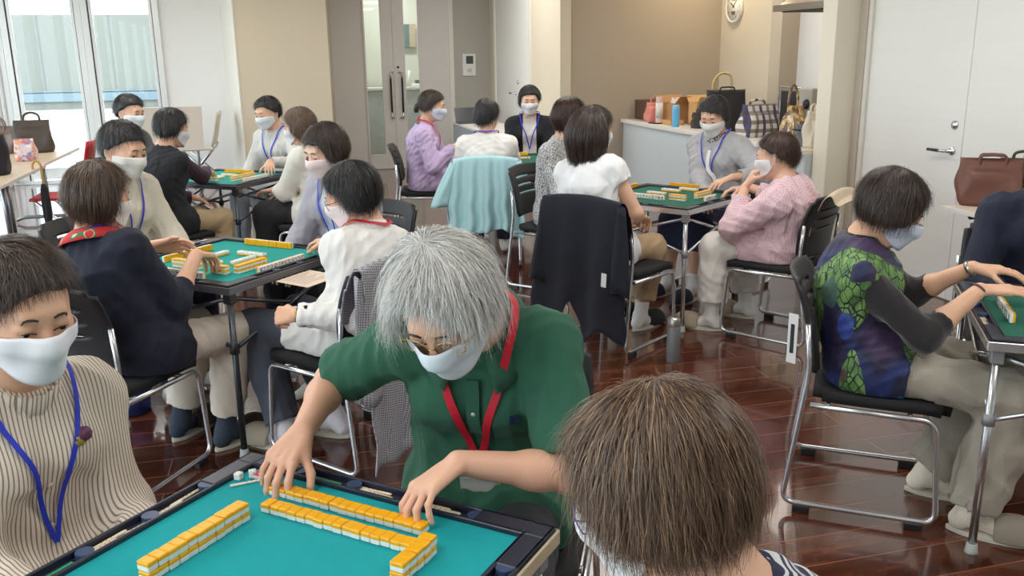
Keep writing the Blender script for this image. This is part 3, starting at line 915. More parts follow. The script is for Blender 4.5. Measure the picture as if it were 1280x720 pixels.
M_WALL = mat('wall paint', (236, 234, 231), .75, var=.015, vscale=2, bump=.05, bscale=300)
M_WALLC = mat('wall paint cream', (216, 204, 182), .75, var=.02, vscale=2, bump=.05, bscale=300)
M_WALL_SHADE = mat('wall shade tan', (178, 163, 143), .75, var=.03, vscale=1.5, bump=.05, bscale=300)  # shade of the recess walls facing the camera, put into the colour
M_PIER_SHADE = mat('wall shade beige', (198, 184, 160), .75, var=.02, vscale=2, bump=.05, bscale=300)  # darker colour stands in for shade on the face turned from the windows
M_PANEL = mat('pale grey wood panel', (214, 210, 204), .45, var=.035, vscale=5, stretch=(.25, .25, 6))
M_PANEL2 = mat('grey wall panel', (176, 172, 160), .5, var=.02)
M_DOOR = mat('white wood door', (232, 230, 224), .4, var=.03, vscale=4, stretch=(.2, .2, 7))
M_FRAME = mat('aluminium frame', (226, 226, 224), .35, metal=.35, var=.02)
M_TRIM = mat('light trim', (226, 222, 210), .4, var=.01)
M_DARKGAP = mat('dark gap', (70, 66, 62), .8, var=0)
M_STEEL = mat('brushed steel', (190, 184, 176), .28, metal=1.0, var=.04, stretch=(1, 30, 1))
M_CHROME = mat('silver tube', (206, 208, 210), .22, metal=.9, var=.02)
M_BLACKP = mat('black plastic', (30, 30, 33), .45, var=.04, bump=.1, bscale=600)
M_BLACK = mat('black fabric pad', (24, 24, 26), .8, var=.05, bump=.3, bscale=700)

def floor_mat():
    m, nt, b = base_mat('dark wood floor')
    tc = N(nt, 'ShaderNodeTexCoord'); v = tc.outputs['Object']
    br = N(nt, 'ShaderNodeTexBrick', offset=.37, i_Scale=1.0, i_Mortar_Size=.0016, i_Mortar_Smooth=.2, i_Bias=0.0, i_Brick_Width=1.35, i_Row_Height=.15)
    br.inputs['Color1'].default_value = (0, 0, 0, 1); br.inputs['Color2'].default_value = (1, 1, 1, 1); br.inputs['Mortar'].default_value = (.5, .5, .5, 1)
    nt.links.new(v, br.inputs['Vector'])
    g = N(nt, 'ShaderNodeTexNoise', i_Scale=1.0, i_Detail=6.0, i_Roughness=.6, i_Distortion=.6)
    mp = mapped(nt, v, (2.2, 26, 1)); nt.links.new(mp, g.inputs['Vector'])
    gr = ramp(nt, g.outputs['Fac'], [(.25, (48, 22, 14)), (.5, (82, 40, 25)), (.78, (116, 64, 41))])
    hs = N(nt, 'ShaderNodeHueSaturation'); nt.links.new(gr, hs.inputs['Color'])
    mr = N(nt, 'ShaderNodeMapRange', i_To_Min=.72, i_To_Max=1.25); nt.links.new(br.outputs['Color'], mr.inputs['Value']); nt.links.new(mr.outputs['Result'], hs.inputs['Value'])
    col = mixc(nt, br.outputs['Fac'], hs.outputs['Color'], (150, 104, 84))
    nt.links.new(col, b.inputs['Base Color'])
    b.inputs['Roughness'].default_value = .16; b.inputs['Specular IOR Level'].default_value = .6
    b.inputs['Coat Weight'].default_value = .5; b.inputs['Coat Roughness'].default_value = .05
    w = N(nt, 'ShaderNodeTexNoise', i_Scale=3.0, i_Detail=2.0); nt.links.new(v, w.inputs['Vector'])
    bp = N(nt, 'ShaderNodeBump', i_Strength=.06, i_Distance=.02); nt.links.new(w.outputs['Fac'], bp.inputs['Height'])
    bp2 = N(nt, 'ShaderNodeBump', i_Strength=.25, i_Distance=.001, invert=True); nt.links.new(br.outputs['Fac'], bp2.inputs['Height']); nt.links.new(bp.outputs['Normal'], bp2.inputs['Normal'])
    nt.links.new(bp2.outputs['Normal'], b.inputs['Normal'])
    return m

def sbox(name, m, boxes, bev=0.0, parent=None):
    b = MB()
    for q in boxes: b.box(*q, bev=bev)
    return struct(b.build(name, m, parent, None if parent else (0, 0, 0), None if parent else RZ))

CEIL = 2.75
sbox('floor', floor_mat(), [(-3.5, 5.4, -3.2, 14.4, -.1, 0)])
sbox('ceiling', mat('ceiling paint', (236, 234, 228), .8, var=.01), [(-4.6, 5.4, -3.2, 14.3, CEIL, CEIL + .15)])  # unseen slab, extended past the windows to keep the sun out
# far wall: solid spans between the openings, full height where the photo shows no header
T0, T1_ = 12.5, 12.62
sbox('wall_far', M_PANEL, [(.60, 1.21, T0, T1_, 0, CEIL), (1.97, 2.40, T0, T1_, 0, CEIL), (1.21, 1.97, T0, T1_, 2.45, CEIL)])
sbox('wall_far_left', M_WALL, [(-1.34, -.3, T0, T1_, 0, CEIL), (-3.3, -1.34, T0, T1_, 2.5, CEIL)])
sbox('wall_far_right', M_PANEL2, [(2.44, 2.96, T0, T1_, 0, CEIL)])
sbox('trim_1', M_TRIM, [(2.38, 2.44, T0 - .015, T1_, 0, CEIL)])
b = MB(); b.prism([(-.58, 12.5), (-.395, 11.5), (.665, 11.2), (.78, 12.5)], 0, CEIL)
struct(b.build('wall_pier', M_PIER_SHADE, loc=(0, 0, 0), rz=RZ))
b = MB(); b.prism([(-.60, 12.5), (-.41, 11.49), (-.395, 11.495), (-.58, 12.499)], 0, CEIL); struct(b.build('pier_lit_side', M_TRIM, loc=(0, 0, 0), rz=RZ))  # window side of the pier, coloured paler to carry the daylight on it
# side wall with the white door, then the kitchen recess
sbox('wall_side', M_WALLC, [(2.96, 3.08, 9.28, 10.44, 0, CEIL), (2.96, 3.08, 12.25, 12.5, 0, CEIL), (2.96, 3.08, 10.44, 12.25, 2.4, CEIL)])
sbox('wall_recess_back', M_WALL_SHADE, [(3.08, 4.95, 9.30, 9.42, 0, CEIL)])
sbox('wall_recess_right', M_WALLC, [(4.83, 4.95, 8.25, 9.30, 0, CEIL)])
sbox('wall_niche', M_WALL_SHADE, [(4.95, 5.27, 8.25, 8.37, 0, CEIL)])
sbox('wall_kitchen', M_WALL, [(5.15, 5.27, 5.55, 8.25, 0, CEIL)])
sbox('wall_kitchen_pillar', mat('pillar paint', (232, 223, 204), .7, var=.01), [(3.745, 5.27, 5.55, 5.72, 0, CEIL)], bev=.004)
sbox('wall_right', M_WALL, [(3.95, 4.07, -3.1, 3.45, 0, CEIL), (3.95, 4.07, 3.45, 5.55, 2.6, CEIL)])
sbox('wall_back', M_WALL, [(-3.4, 4.07, -3.2, -3.1, 0, CEIL)])
# trim around the right-hand door
sbox('trim_3', mat('door frame grey', (196, 184, 168), .5, var=.01), [(3.925, 3.97, 5.47, 5.55, 0, 2.62)], bev=.003)
sbox('trim_4', M_TRIM, [(3.935, 3.97, 5.43, 5.468, 0, 2.62)], bev=.002)
sbox('trim_5', M_TRIM, [(2.945, 2.985, 12.17, 12.27, 0, 2.42), (2.945, 2.985, 10.40, 10.46, 0, 2.42)], bev=.003)

# doors ------------------------------------------------
def lever(parent, a, b_, z, dirb, nose=-1):
    q = MB()
    M = Matrix.Translation((a, b_, z)) @ Matrix.Rotation(nose * PI / 2, 4, 'Y')
    q.lathe([(0, 0), (.026, 0), (.026, .006), (.022, .009), (.010, .010), (.010, .045), (0, .046)], seg=20, M=M)
    q.tube(rounded([(a + nose * .04, b_, z), (a + nose * .055, b_ + dirb * .02, z), (a + nose * .055, b_ + dirb * .06, z)], .01), .009, 10)
    h = q.build('door_handle', M_CHROME, parent)
    q = MB(); q.tube([(a + nose * .055, b_ + dirb * .055, z), (a + nose * .055, b_ + dirb * .15, z)], .0095, 10); q.build('grip', mat('handle grip', (62, 56, 48), .4, metal=.3), h)
    return h
def lockset(parent, a, b_, z, nose=-1):
    q = MB(); M = Matrix.Translation((a, b_, z)) @ Matrix.Rotation(nose * PI / 2, 4, 'Y')
    q.lathe([(0, 0), (.028, 0), (.027, .006), (.018, .009), (.016, .016), (0, .017)], seg=20, M=M)
    q.box(a + nose * .017 - .001, a + nose * .017 + .001, b_ - .002, b_ + .002, z - .008, z + .008, mi=0)
    return q.build('lock', M_CHROME, parent)
d = sbox('door_1', M_DOOR, [(3.955, 4.0, 4.502, 5.43, .008, 2.6)], bev=.002)
lever(d, 3.955, 4.575, .92, 1); lockset(d, 3.955, 4.575, 1.075)
d = sbox('door_2', M_DOOR, [(3.955, 4.0, 3.46, 4.498, .008, 2.6)], bev=.002)
d = sbox('door_3', mat('white door bright', (236, 234, 228), .45, var=.01), [(2.965, 3.01, 10.46, 12.17, .008, 2.4)], bev=.002)
lever(d, 2.965, 11.12, 1.05, 1); lockset(d, 2.965, 11.02, 1.19)
# glazed double door with long pull handles
d = sbox('door_4', M_PANEL, [(1.44, 1.598, T0 - .02, T0 + .02, .01, 2.44), (1.215, 1.44, T0 - .02, T0 + .02, .01, .2), (1.215, 1.44, T0 - .02, T0 + .02, 2.3, 2.44), (1.205, 1.23, T0 - .02, T0 + .02, .01, 2.44)])
e = sbox('door_5', M_PANEL, [(1.602, 1.76, T0 - .02, T0 + .02, .01, 2.44), (1.76, 1.965, T0 - .02, T0 + .02, .01, .2), (1.76, 1.965, T0 - .02, T0 + .02, 2.3, 2.44), (1.95, 1.972, T0 - .02, T0 + .02, .01, 2.44)])
for dd, x0, x1, hx in ((d, 1.23, 1.44, 1.545), (e, 1.76, 1.955, 1.70)):
    q = MB(); q.box(x0, x1, T0 - .004, T0 + .004, .2, 2.3); q.build('glass_pane', glass_mat(), dd)
    q = MB()
    z0, z1 = .70, 1.31
    q.tube(rounded([(hx + (.035 if hx < 1.6 else -.035) * 1.0, T0 - .02, z0), (hx, T0 - .075, z0), (hx, T0 - .075, z0 + .09)], .02), .012, 8)
    q.tube(rounded([(hx + (.035 if hx < 1.6 else -.035), T0 - .02, z1), (hx, T0 - .075, z1), (hx, T0 - .075, z1 - .09)], .02), .012, 8)
    h = q.build('door_handle', M_CHROME, dd)
    q = MB(); q.tube([(hx, T0 - .075, z0 + .08), (hx, T0 - .075, z1 - .08)], .0135, 10); q.build('grip', M_BLACKP, h)
q = MB(); q.lathe([(0, 0), (.016, 0), (.014, .012), (0, .013)], seg=16, M=Matrix.Translation((1.66, T0 - .02, 1.38)) @ Matrix.Rotation(PI / 2, 4, 'X')); q.build('lock', M_BLACKP, e)

# windows ----------------------------------------------
def window(name, a0, a1, along_b=False, at=T0, z0=.03, z1=2.5, members=2):
    """frame of two upright members at each side with head and sill, one pane"""
    w = .075
    def bx(u0, u1, v0, v1, zz0, zz1):
        return (u0, u1, at + v0, at + v1, zz0, zz1) if not along_b else (at - v1, at - v0, u0, u1, zz0, zz1)
    f = sbox(name, M_FRAME, [bx(a0, a0 + w, -.03, .09, z0, z1), bx(a0 + w + .012, a0 + w + .047, -.005, .06, z0, z1), bx(a1 - w, a1, -.03, .09, z0, z1), bx(a1 - w - .047, a1 - w - .012, -.005, .06, z0, z1),
                              bx(a0, a1, -.03, .09, z1 - .06, z1), bx(a0, a1, -.03, .09, 0, .05)], bev=.003)
    q = MB(); q.box(*bx(a0 + w, a1 - w, .020, .028, .05, z1 - .06)); q.build('glass_pane', glass_mat(), f)
    q = MB(); q.box(*bx(a0 + w, a0 + w + .012, 0, .03, .05, z1 - .06)); q.box(*bx(a1 - w - .012, a1 - w, 0, .03, .05, z1 - .06)); q.build('gasket', M_DARKGAP, f)
window('window_1', -2.245, -1.34)
window('window_2', -3.17, -2.245)
window('window_3', -3.30, -3.17)
nw = 4
for k in range(8):
    window('window_%d' % (nw + k), -3.1 + k * 1.94, -3.1 + (k + 1) * 1.94, True, -3.3)
sbox('wall_left', M_WALL, [(-3.42, -3.3, -3.1, 12.5, 2.5, CEIL)])
# ------------------------------------------------------ beyond the glass
sbox('exterior_ground', mat('sunlit paving', (186, 182, 172), .85, var=.10, vscale=.6), [(-40, 14, 14.4, 60, -.12, -.02), (-40, -3.5, -14, 14.4, -.12, -.02)])
gb = sbox('exterior_wall', mat('grey cladding', (124, 126, 118), .7, var=.03, vscale=.3), [(-32, 12, 32, 32.3, -.02, 2.95)])
b = MB()
for k in range(16): b.box(-26 + k * 2.1, -25.96 + k * 2.1, 31.985, 32.0, .6, 2.95)
b.build('trim', mat('cladding joint', (112, 112, 106), .8), gb)
b = MB(); b.box(-32, 12, 31.9, 32.0, .26, .52); b.box(-32, 12, 31.95, 32.0, .56, .60); b.build('panel', mat('blue grey band', (116, 134, 142), .6), gb)
sbox('exterior_kerb', mat('kerb stone', (180, 176, 166), .8), [(-32, 12, 29.5, 29.9, -.02, .10)])
# corridor behind the glazed door
sbox('wall_corridor', mat('corridor paint', (206, 206, 194), .7, var=.02), [(.4, 3.6, 14.25, 14.35, 0, CEIL), (.4, .5, 12.62, 14.2, 0, CEIL), (3.3, 3.4, 12.62, 14.2, 0, CEIL)])
t = thing('counter', 'long pale reception ledge seen through the glazed double door', 'counter', rp(.5, 13.75), RZ)
b = MB(); b.box(.02, 2.78, 0, .40, .0, 1.03); b.build('body', mat('corridor panel', (196, 200, 194), .6), t)
b = MB(); b.box(.02, 2.78, -.03, .43, 1.03, 1.07, .004); b.build('ledge_top', mat('ledge top', (226, 224, 214), .4), t)
t = thing('telephone', 'white desk telephone on the ledge behind the glass door pane', 'telephone', rp(2.05, 13.92, 1.07), RZ)
b = MB(); b.box(-.02, .12, -.08, .10, 0, .05, .01); b.box(.05, .115, -.06, .03, .05, .10, .006, mi=1); b.build('base', [mat('phone white', (226, 226, 222), .4), mat('phone screen', (92, 100, 100), .3)], t)
b = MB(); b.tube([(-.055, -.03, .02), (-.05, -.02, .12), (-.03, 0, .24)], [.022, .017, .024], 10); b.build('handset', mat('phone white', (226, 226, 222), .4), t)
t = thing('picture_frame', 'small two tone panel hanging on the corridor wall behind the glass door', 'picture', rp(2.05, 14.19, 1.83), RZ)
b = MB(); b.box(-.10, .03, -.02, 0, -.17, .17, .003); b.build('dark_half', mat('teal grey', (98, 120, 116), .5), t)
b = MB(); b.box(.03, .13, -.02, 0, -.17, .17, .003); b.build('light_half', mat('taupe', (178, 162, 140), .5), t)
# ------------------------------------------------------ fittings on the walls
t = thing('intercom', 'white wall intercom with dark screen on the grey wall panel', 'intercom', rp(2.655, 12.5, 1.395), RZ)
b = MB(); b.box(-.095, .095, -.022, 0, -.15, .15, .008, seg=2); b.build('housing', mat('intercom white', (226, 226, 222), .4), t)
b = MB(); b.box(-.045, .055, -.026, -.02, .015, .12, .002); b.build('screen', mat('dark screen', (66, 70, 70), .2), t)
b = MB(); b.box(-.03, .03, -.027, -.02, -.10, -.05, .004); b.build('button', mat('button grey', (196, 196, 192), .5), t)

def wall_clock():
    t = thing('wall_clock', 'round white wall clock high on the kitchen recess wall', 'clock', rp(4.83, 8.99, 1.99), RZ)
    R_ = .175
    Mx = Matrix.Rotation(-PI / 2, 4, 'Y')       # dial looks along -a
    q = MB(); q.lathe([(0, 0), (R_, 0), (R_, .02), (R_ - .006, .034), (R_ - .018, .036), (R_ - .024, .026), (0, .026)], seg=40, M=Mx); q.build('case', mat('clock case', (238, 234, 222), .35), t)
    q = MB(); q.lathe([(0, .0262), (R_ - .026, .0262), (R_ - .026, .0272), (0, .0272)], seg=40, M=Mx); q.build('dial', mat('clock dial', (242, 238, 226), .5), t)
    dkm = mat('clock black', (40, 36, 32), .5)
    def P(ang, r, h): return Vector((-h, -math.sin(ang) * r, math.cos(ang) * r))   # clockwise as seen from the room
    for k in range(12):
        cu = bpy.data.curves.new('numeral', 'FONT'); cu.body = str(k if k else 12); cu.size = .030; cu.align_x = 'CENTER'; cu.align_y = 'CENTER'; cu.extrude = .0005
        o = bpy.data.objects.new('numeral', cu); link(o); bpy.context.view_layer.update(); me_ = bpy.data.meshes.new_from_object(o.evaluated_get(bpy.context.evaluated_depsgraph_get())); bpy.data.objects.remove(o); me_.materials.clear(); o = mobj('numeral', me_, dkm, t)
        o.location = P(k * PI / 6, R_ - .050, .0275); o.rotation_euler = Matrix(((0, 0, -1), (-1, 0, 0), (0, 1, 0))).to_euler()
    for nm, ang, L, w in (('hour_hand', 300, .075, .010), ('minute_hand', 48, .115, .007)):
        an = math.radians(ang); q = MB()
        q.tube([P(an, -.02, .030), P(an, L, .030)], [w * .6, w * .35], 6); q.build(nm, dkm, t)
    q = MB(); q.box(-.0285, -.0272, -.036, .036, -.085, -.050, .002); q.build('date_window', mat('clock display', (96, 94, 84), .3), t)
    q = MB(); q.box(-.0285, -.0272, -.040, .040, .060, .085, .002); q.build('display', mat('clock display', (96, 94, 84), .3), t)
wall_clock()
t = thing('range_hood', 'brushed steel range hood at the top edge above the kitchen', 'range hood', rp(4.35, 6.0, 1.86), RZ)
b = MB(); b.prism([(0, 0), (.78, 0), (.78, 1.42), (0, 1.42)], 0, .055, bev=.004); b.build('rim', M_STEEL, t)
b = MB()
b.loft([[(.04, .04, .055), (.78, .04, .055), (.78, 1.38, .055), (.04, 1.38, .055)], [(.3, .35, .30), (.78, .35, .30), (.78, 1.1, .30), (.3, 1.1, .30)], [(.3, .35, .89), (.78, .35, .89), (.78, 1.1, .89), (.3, 1.1, .89)]], smooth=False)
b.build('duct_cover', M_STEEL, t)
b = MB(); b.box(.06, .76, .06, 1.36, -.008, .0, .002); b.build('filter', M_DARKGAP, t)
t = thing('wall_outlet', 'small white switch plate on the kitchen niche wall', 'switch', rp(5.03, 8.249, .98), RZ)
b = MB(); b.box(-.06, .06, -.012, 0, -.06, .06, .003); b.build('plate', mat('plate white', (226, 222, 212), .4), t)
b = MB(); b.box(-.005, .055, -.018, -.012, -.03, .04, .002); b.build('rocker', M_DARKGAP, t)
# ------------------------------------------------------------------ counters and desks
M_TOPW = mat('white desk top', (232, 226, 216), .35, var=.02)
t = thing('kitchen_counter', 'long pale kitchen counter with white top crowded with bags', 'counter', rp(3.66, 5.73), RZ)
b = MB(); b.box(.03, .30, .0, 3.56, 0, .785, .002); b.build('front_panel', mat('counter front window tint', (206, 214, 216), .35, var=.02), t)  # bluish tint stands in for window light reflected in the panel
b = MB(); b.box(0, .60, .0, 3.56, .785, .825, .004); b.build('worktop', M_TOPW, t)
b = MB(); b.box(.05, .30, .0, 3.56, 0, .06); b.build('plinth', mat('plinth grey', (120, 112, 104), .5), t)

def seminar_desk(label, loc, rz, L=1.5, D=.45, topm=None, modesty=True, leg=M_BLACKP):
    t = thing('folding_desk', label, 'desk', loc, rz)
    b = MB(); b.box(0, D, 0, L, .675, .70, .004); b.build('desk_top', topm or M_TOPW, t)
    b = MB(); b.box(-.004, 0, 0, L, .676, .699); b.box(D, D + .004, 0, L, .676, .699); b.box(0, D, -.004, 0, .676, .699); b.box(0, D, L, L + .004, .676, .699); b.build('edge_band', mat('edge band', (222, 220, 214), .4), t)
    if modesty:
        b = MB(); b.box(-.0, .012, .06, L - .06, .20, .675, .002); b.build('modesty_panel', mat('modesty grey', (150, 156, 162), .55), t)
    for y in (.12, L - .12):
        b = MB()
        b.tube([(D * .5, y, .64), (D * .52, y, .06)], .022, 10)
        b.tube([(.08, y, .655), (D - .06, y, .655)], .016, 8)
        b.build('leg', leg, t)
        b = MB(); b.tube(rounded([(.03, y, .03), (.10, y, .055), (D - .05, y, .055), (D + .02, y, .03)], .05), .017, 8)
        b.build('foot', mat('desk foot grey', (132, 134, 136), .35, metal=.6), t)
    b = MB(); b.tube([(D * .5, .12, .60), (D * .5, L - .12, .60)], .013, 8); b.build('crossbar', leg, t)
    return t
wood_top = mat('beige desk top', (204, 182, 156), .4, var=.03, vscale=6)
seminar_desk('white topped folding desk with black legs against the right wall', rp(3.45, 2.40), RZ, 1.62, .45, mat('pale desk top', (226, 212, 194), .4, var=.02), False)
seminar_desk('white topped desk with grey front panel along the side wall', rp(2.20, 9.2), RZ, 2.3, .52, M_TOPW, True)
DG = mat('desk leg grey', (150, 154, 158), .3, metal=.8)
seminar_desk('beige folding desk on the left with black bag and hanging umbrella', rp(-2.50, 6.35), RZ, 1.72, .63, wood_top, False, DG)
seminar_desk('far beige folding desk with brown and grey bags near the windows', rp(-2.55, 8.09), RZ, 1.5, .65, wood_top, False, DG)
# tilted flip-top desk in the far corner
t = thing('flip_top_desk', 'flip top desk with tilted grey top in the far corner by the white chair', 'desk', rp(-.98, 11.3), RZ)
Mt = Matrix.Translation((0, 0, .72)) @ Matrix.Rotation(math.radians(62), 4, 'X')
b = MB(); b.box(-.55, .12, -.28, .28, 0, .022, .003, M=Mt); b.build('desk_top', mat('flip desk top', (176, 166, 154), .5, var=.02), t)
for x in (-.45, .04):
    b = MB(); b.tube([(x, 0, .70), (x, 0, .05)], .02, 8); b.tube([(x, -.25, .03), (x, .25, .03)], .016, 8); b.build('leg', mat('desk leg grey', (150, 154, 158), .3, metal=.8), t)
b = MB(); b.tube([(-.5, 0, .70), (.08, 0, .70)], .012, 8); b.build('hinge_bar', M_BLACKP, t)

# ------------------------------------------------------------------ stacking chairs
def grid_panel(name, fn, nu, nv, skip, thick, m, parent):
    bm = bmesh.new()
    vs = [[bm.verts.new(fn(i / nu, j / nv)) for j in range(nv + 1)] for i in range(nu + 1)]
    for i in range(nu):
        for j in range(nv):
            if skip and skip((i + .5) / nu, (j + .5) / nv, i, j): continue
            f = bm.faces.new((vs[i][j], vs[i + 1][j], vs[i + 1][j + 1], vs[i][j + 1])); f.smooth = True
    for v in [v for v in bm.verts if not v.link_faces]: bm.verts.remove(v)
    bmesh.ops.recalc_face_normals(bm, faces=bm.faces[:])
    me = bpy.data.meshes.new(name); bm.to_mesh(me); bm.free()
    o = mobj(name, me, m, parent)
    md = o.modifiers.new('thickness', 'SOLIDIFY'); md.thickness = thick; md.offset = 0
    return o

def make_chair(label, group='black stacking chairs with silver sled frames'):
    t = thing('stacking_chair', label, 'chair', group=group)
    def seatf(u, v):
        x = -.225 + .45 * u; y = -.20 + .42 * v
        r = .05
        return (x * (1 - .10 * max(0, .25 - v)), y, .414 - .010 * math.sin(PI * u) * math.sin(PI * min(v * 1.2, 1)) - .030 * max(0, v - .82) ** 1 * 2 + .006 * (1 - v) ** 3)
    grid_panel('seat', seatf, 14, 14, lambda u, v, i, j: (i in (0, 13) and j in (0, 13)), .034, M_BLACK, t)
    def backf(u, v):
        x = -.225 + .45 * u; z = .485 + .325 * v
        c = (x / .225) ** 2
        return (x * (1 - .10 * (v - .5) ** 2 * 2 - .06 * max(0, .35 - v)), -.245 + .040 * c - .075 * (v - .2) + .02 * math.sin(PI * v), z - .012 * c * v)
    slots = {14: 1, 19: 1, 24: 1}
    grid_panel('backrest', backf, 20, 32, lambda u, v, i, j: (j in slots and 3 < i < 16) or (i in (0, 19) and j in (0, 1, 30, 31)) , .014, M_BLACKP, t)
    for s in (1, -1):
        x = s * .238
        b = MB()
        b.tube(rounded([(x * .97, -.228, .665), (x * .97, -.215, .50), (x, -.275, .032), (x, .205, .032), (x, .175, .383), (x, -.205, .390)], .045, 6), .0095, 10)
        f = b.build('leg_frame', M_CHROME, t)
        for y in (-.21, .14):
            b = MB(); b.box(x - .012, x + .012, y - .028, y + .028, 0, .026, .003); b.build('rubber_foot', M_BLACKP, f)
    b = MB(); b.tube([(-.238, .10, .382), (.238, .10, .382)], .009, 8); b.tube([(-.238, -.15, .387), (.238, -.15, .387)], .009, 8); b.build('crossbar', M_CHROME, t)
    return t
CHAIR0 = None
def chair(x, y, ang, label):
    global CHAIR0
    if CHAIR0 is None:
        CHAIR0 = make_chair(label); o = CHAIR0
    else: o = copy_tree(CHAIR0)
    o['label'] = label; o.location = (x, y, 0); o.rotation_euler = (0, 0, -math.radians(ang))
    return o

# ------------------------------------------------------------------ mahjong tables
def table_rz(ph): return PI / 4 - ph
def tw_(c, lx, ly, z=0.0):
    rz = table_rz(c[2])
    return (c[0] + lx * math.cos(rz) - ly * math.sin(rz), c[1] + lx * math.sin(rz) + ly * math.cos(rz), z)
def mahjong_table(label, c, felt, rim, edge, legm, half=.36):
    t = thing('mahjong_table', label, 'table', (c[0], c[1], 0), table_rz(c[2]), 'square mahjong tables')
    h = half; w = .046; zt = .704; zf = .694
    b = MB(); b.box(-h + .004, h - .004, -h + .004, h - .004, .672, .684); b.build('base_board', M_BLACKP, t)
    b = MB(); b.box(-h + w, h - w, -h + w, h - w, .684, zf); b.build('playing_mat', felt, t)
    b = MB()
    for k in range(4):
        M = Matrix.Rotation(k * PI / 2, 4, 'Z')
        b.box(-h + w - .008, h - w + .008, h - w - .001, h - w + .007, .684, zt, .002, M=M)      # inner lip
        b.box(-h, h, h - .007, h, .684, zt, .002, M=M)                                         # outer lip
        b.box(-h + w, h - w, h - w, h, .684, .690, M=M)                                         # trough floor
        b.box(h - w, h, h - w, h, .684, zt, .002, M=M)                                           # solid corner
        b.box(-h + w - .001, -h + .15, h - w, h, .684, zt, .002, M=M); b.box(h - .15, h - w + .001, h - w, h, .684, zt, .002, M=M)
    b.build('rim', rim, t)
    for k in range(4):
        M = Matrix.Rotation(k * PI / 2, 4, 'Z')
        for x in (-h + .152, -.07, .07, h - .152):
            b = MB(); pts = [(x + .016 * math.cos(q), h - w / 2 + .016 * math.sin(q)) for q in np.linspace(0, 2 * PI, 14)[:-1]]
            b.prism([tuple((M @ Vector((p[0], p[1], 0)))[:2]) for p in pts], .690, zt - .002); b.build('divider', mat('navy divider', (52, 70, 104), .4), t)
    b = MB()
    for k in range(4):
        M = Matrix.Rotation(k * PI / 2, 4, 'Z')
        b.box(-h - .005, h + .005, h, h + .006, .668, .697, .002, M=M)
    b.build('edge_strip', edge, t)
    for sx in (1, -1):
        for sy in (1, -1):
            b = MB(); x, y = sx * (h - .028), sy * (h - .028)
            b.tube([(x, y, .672), (x, y, .012)], .0125, 12)
            lg = b.build('leg', legm, t)
            b = MB(); b.lathe([(0, 0), (.021, 0), (.019, .006), (.016, .03), (.013, .032)], (x, y, 0), 14); b.build('foot', mat('foot grey', (168, 172, 168), .5), lg)
            jm = mat('joint grey', (150, 152, 154), .4, metal=.4) if legm is M_CHROME else M_BLACKP
            b = MB(); b.lathe([(.013, .425), (.019, .428), (.019, .462), (.013, .465)], (x, y, 0), 12); b.build('collar', jm, lg)
            b = MB(); b.box(x - .018, x + .018, y - .018, y + .018, .625, .672, .003); b.build('bracket', jm, lg)
    for k in range(4):
        a0, a1 = [(h - .028, h - .028), (-h + .028, h - .028), (-h + .028, -h + .028), (h - .028, -h + .028)][k], [(-h + .028, h - .028), (-h + .028, -h + .028), (h - .028, -h + .028), (h - .028, h - .028)][k]
        for p, q, off in ((a0, a1, .006), (a1, a0, -.006)):
            nx, ny = -(a1[1] - a0[1]), a1[0] - a0[0]; L = math.hypot(nx, ny); ox, oy = nx / L * off, ny / L * off
            b = MB(); b.tube([(p[0] + ox, p[1] + oy, .648), (q[0] + ox, q[1] + oy, .445)], .0082, 8); b.build('brace', legm, t)
    return t
TC = {1: (-.413, 1.275, -.303), 2: (-1.211, 3.68, -.315), 3: (.92, 5.24, -.068), 4: (1.843, 2.674, -.455), 5: (-2.05, 6.4, -.42), 6: (-.06, 7.28, PI / 4 - .05)}
M_TEAL = mat('teal felt', (0, 158, 164), .9, var=.04, vscale=5, bump=.2, bscale=900)
M_TEAL2 = mat('teal felt b', (12, 152, 142), .9, var=.04, vscale=5, bump=.2, bscale=900)
M_GREEN = mat('green felt', (20, 98, 78), .9, var=.04, vscale=5, bump=.2, bscale=900)
M_NAVY = mat('navy rim', (40, 44, 60), .35, var=.04)
M_DKRIM = mat('dark rim', (44, 44, 50), .4, var=.04)
M_DKLEG = mat('gunmetal tube', (84, 88, 94), .3, metal=.8)
M_BEIGE = mat('beige edge strip', (196, 184, 156), .4, metal=.2)
mahjong_table('teal topped mahjong table with navy rim, nearest in front of the camera', TC[1], M_TEAL, M_NAVY, M_BEIGE, M_CHROME)
mahjong_table('teal mahjong table with gunmetal legs between navy cardigan and white shirt women', TC[2], M_TEAL2, M_DKRIM, mat('pewter edge', (100, 100, 104), .35, metal=.5), M_DKLEG)
mahjong_table('green mahjong table with silver legs beside the pink jacket woman', TC[3], M_GREEN, M_DKRIM, M_CHROME, M_CHROME)
mahjong_table('green mahjong table with silver legs cut by the right picture edge', TC[4], M_GREEN, M_NAVY, M_CHROME, M_CHROME)
mahjong_table('small looking teal mahjong table with dark legs near the far window', TC[5], M_TEAL2, M_DKRIM, M_DKLEG, M_DKLEG)
mahjong_table('green mahjong table mostly hidden behind the white blouse woman', TC[6], M_GREEN, M_DKRIM, M_CHROME, M_DKLEG)

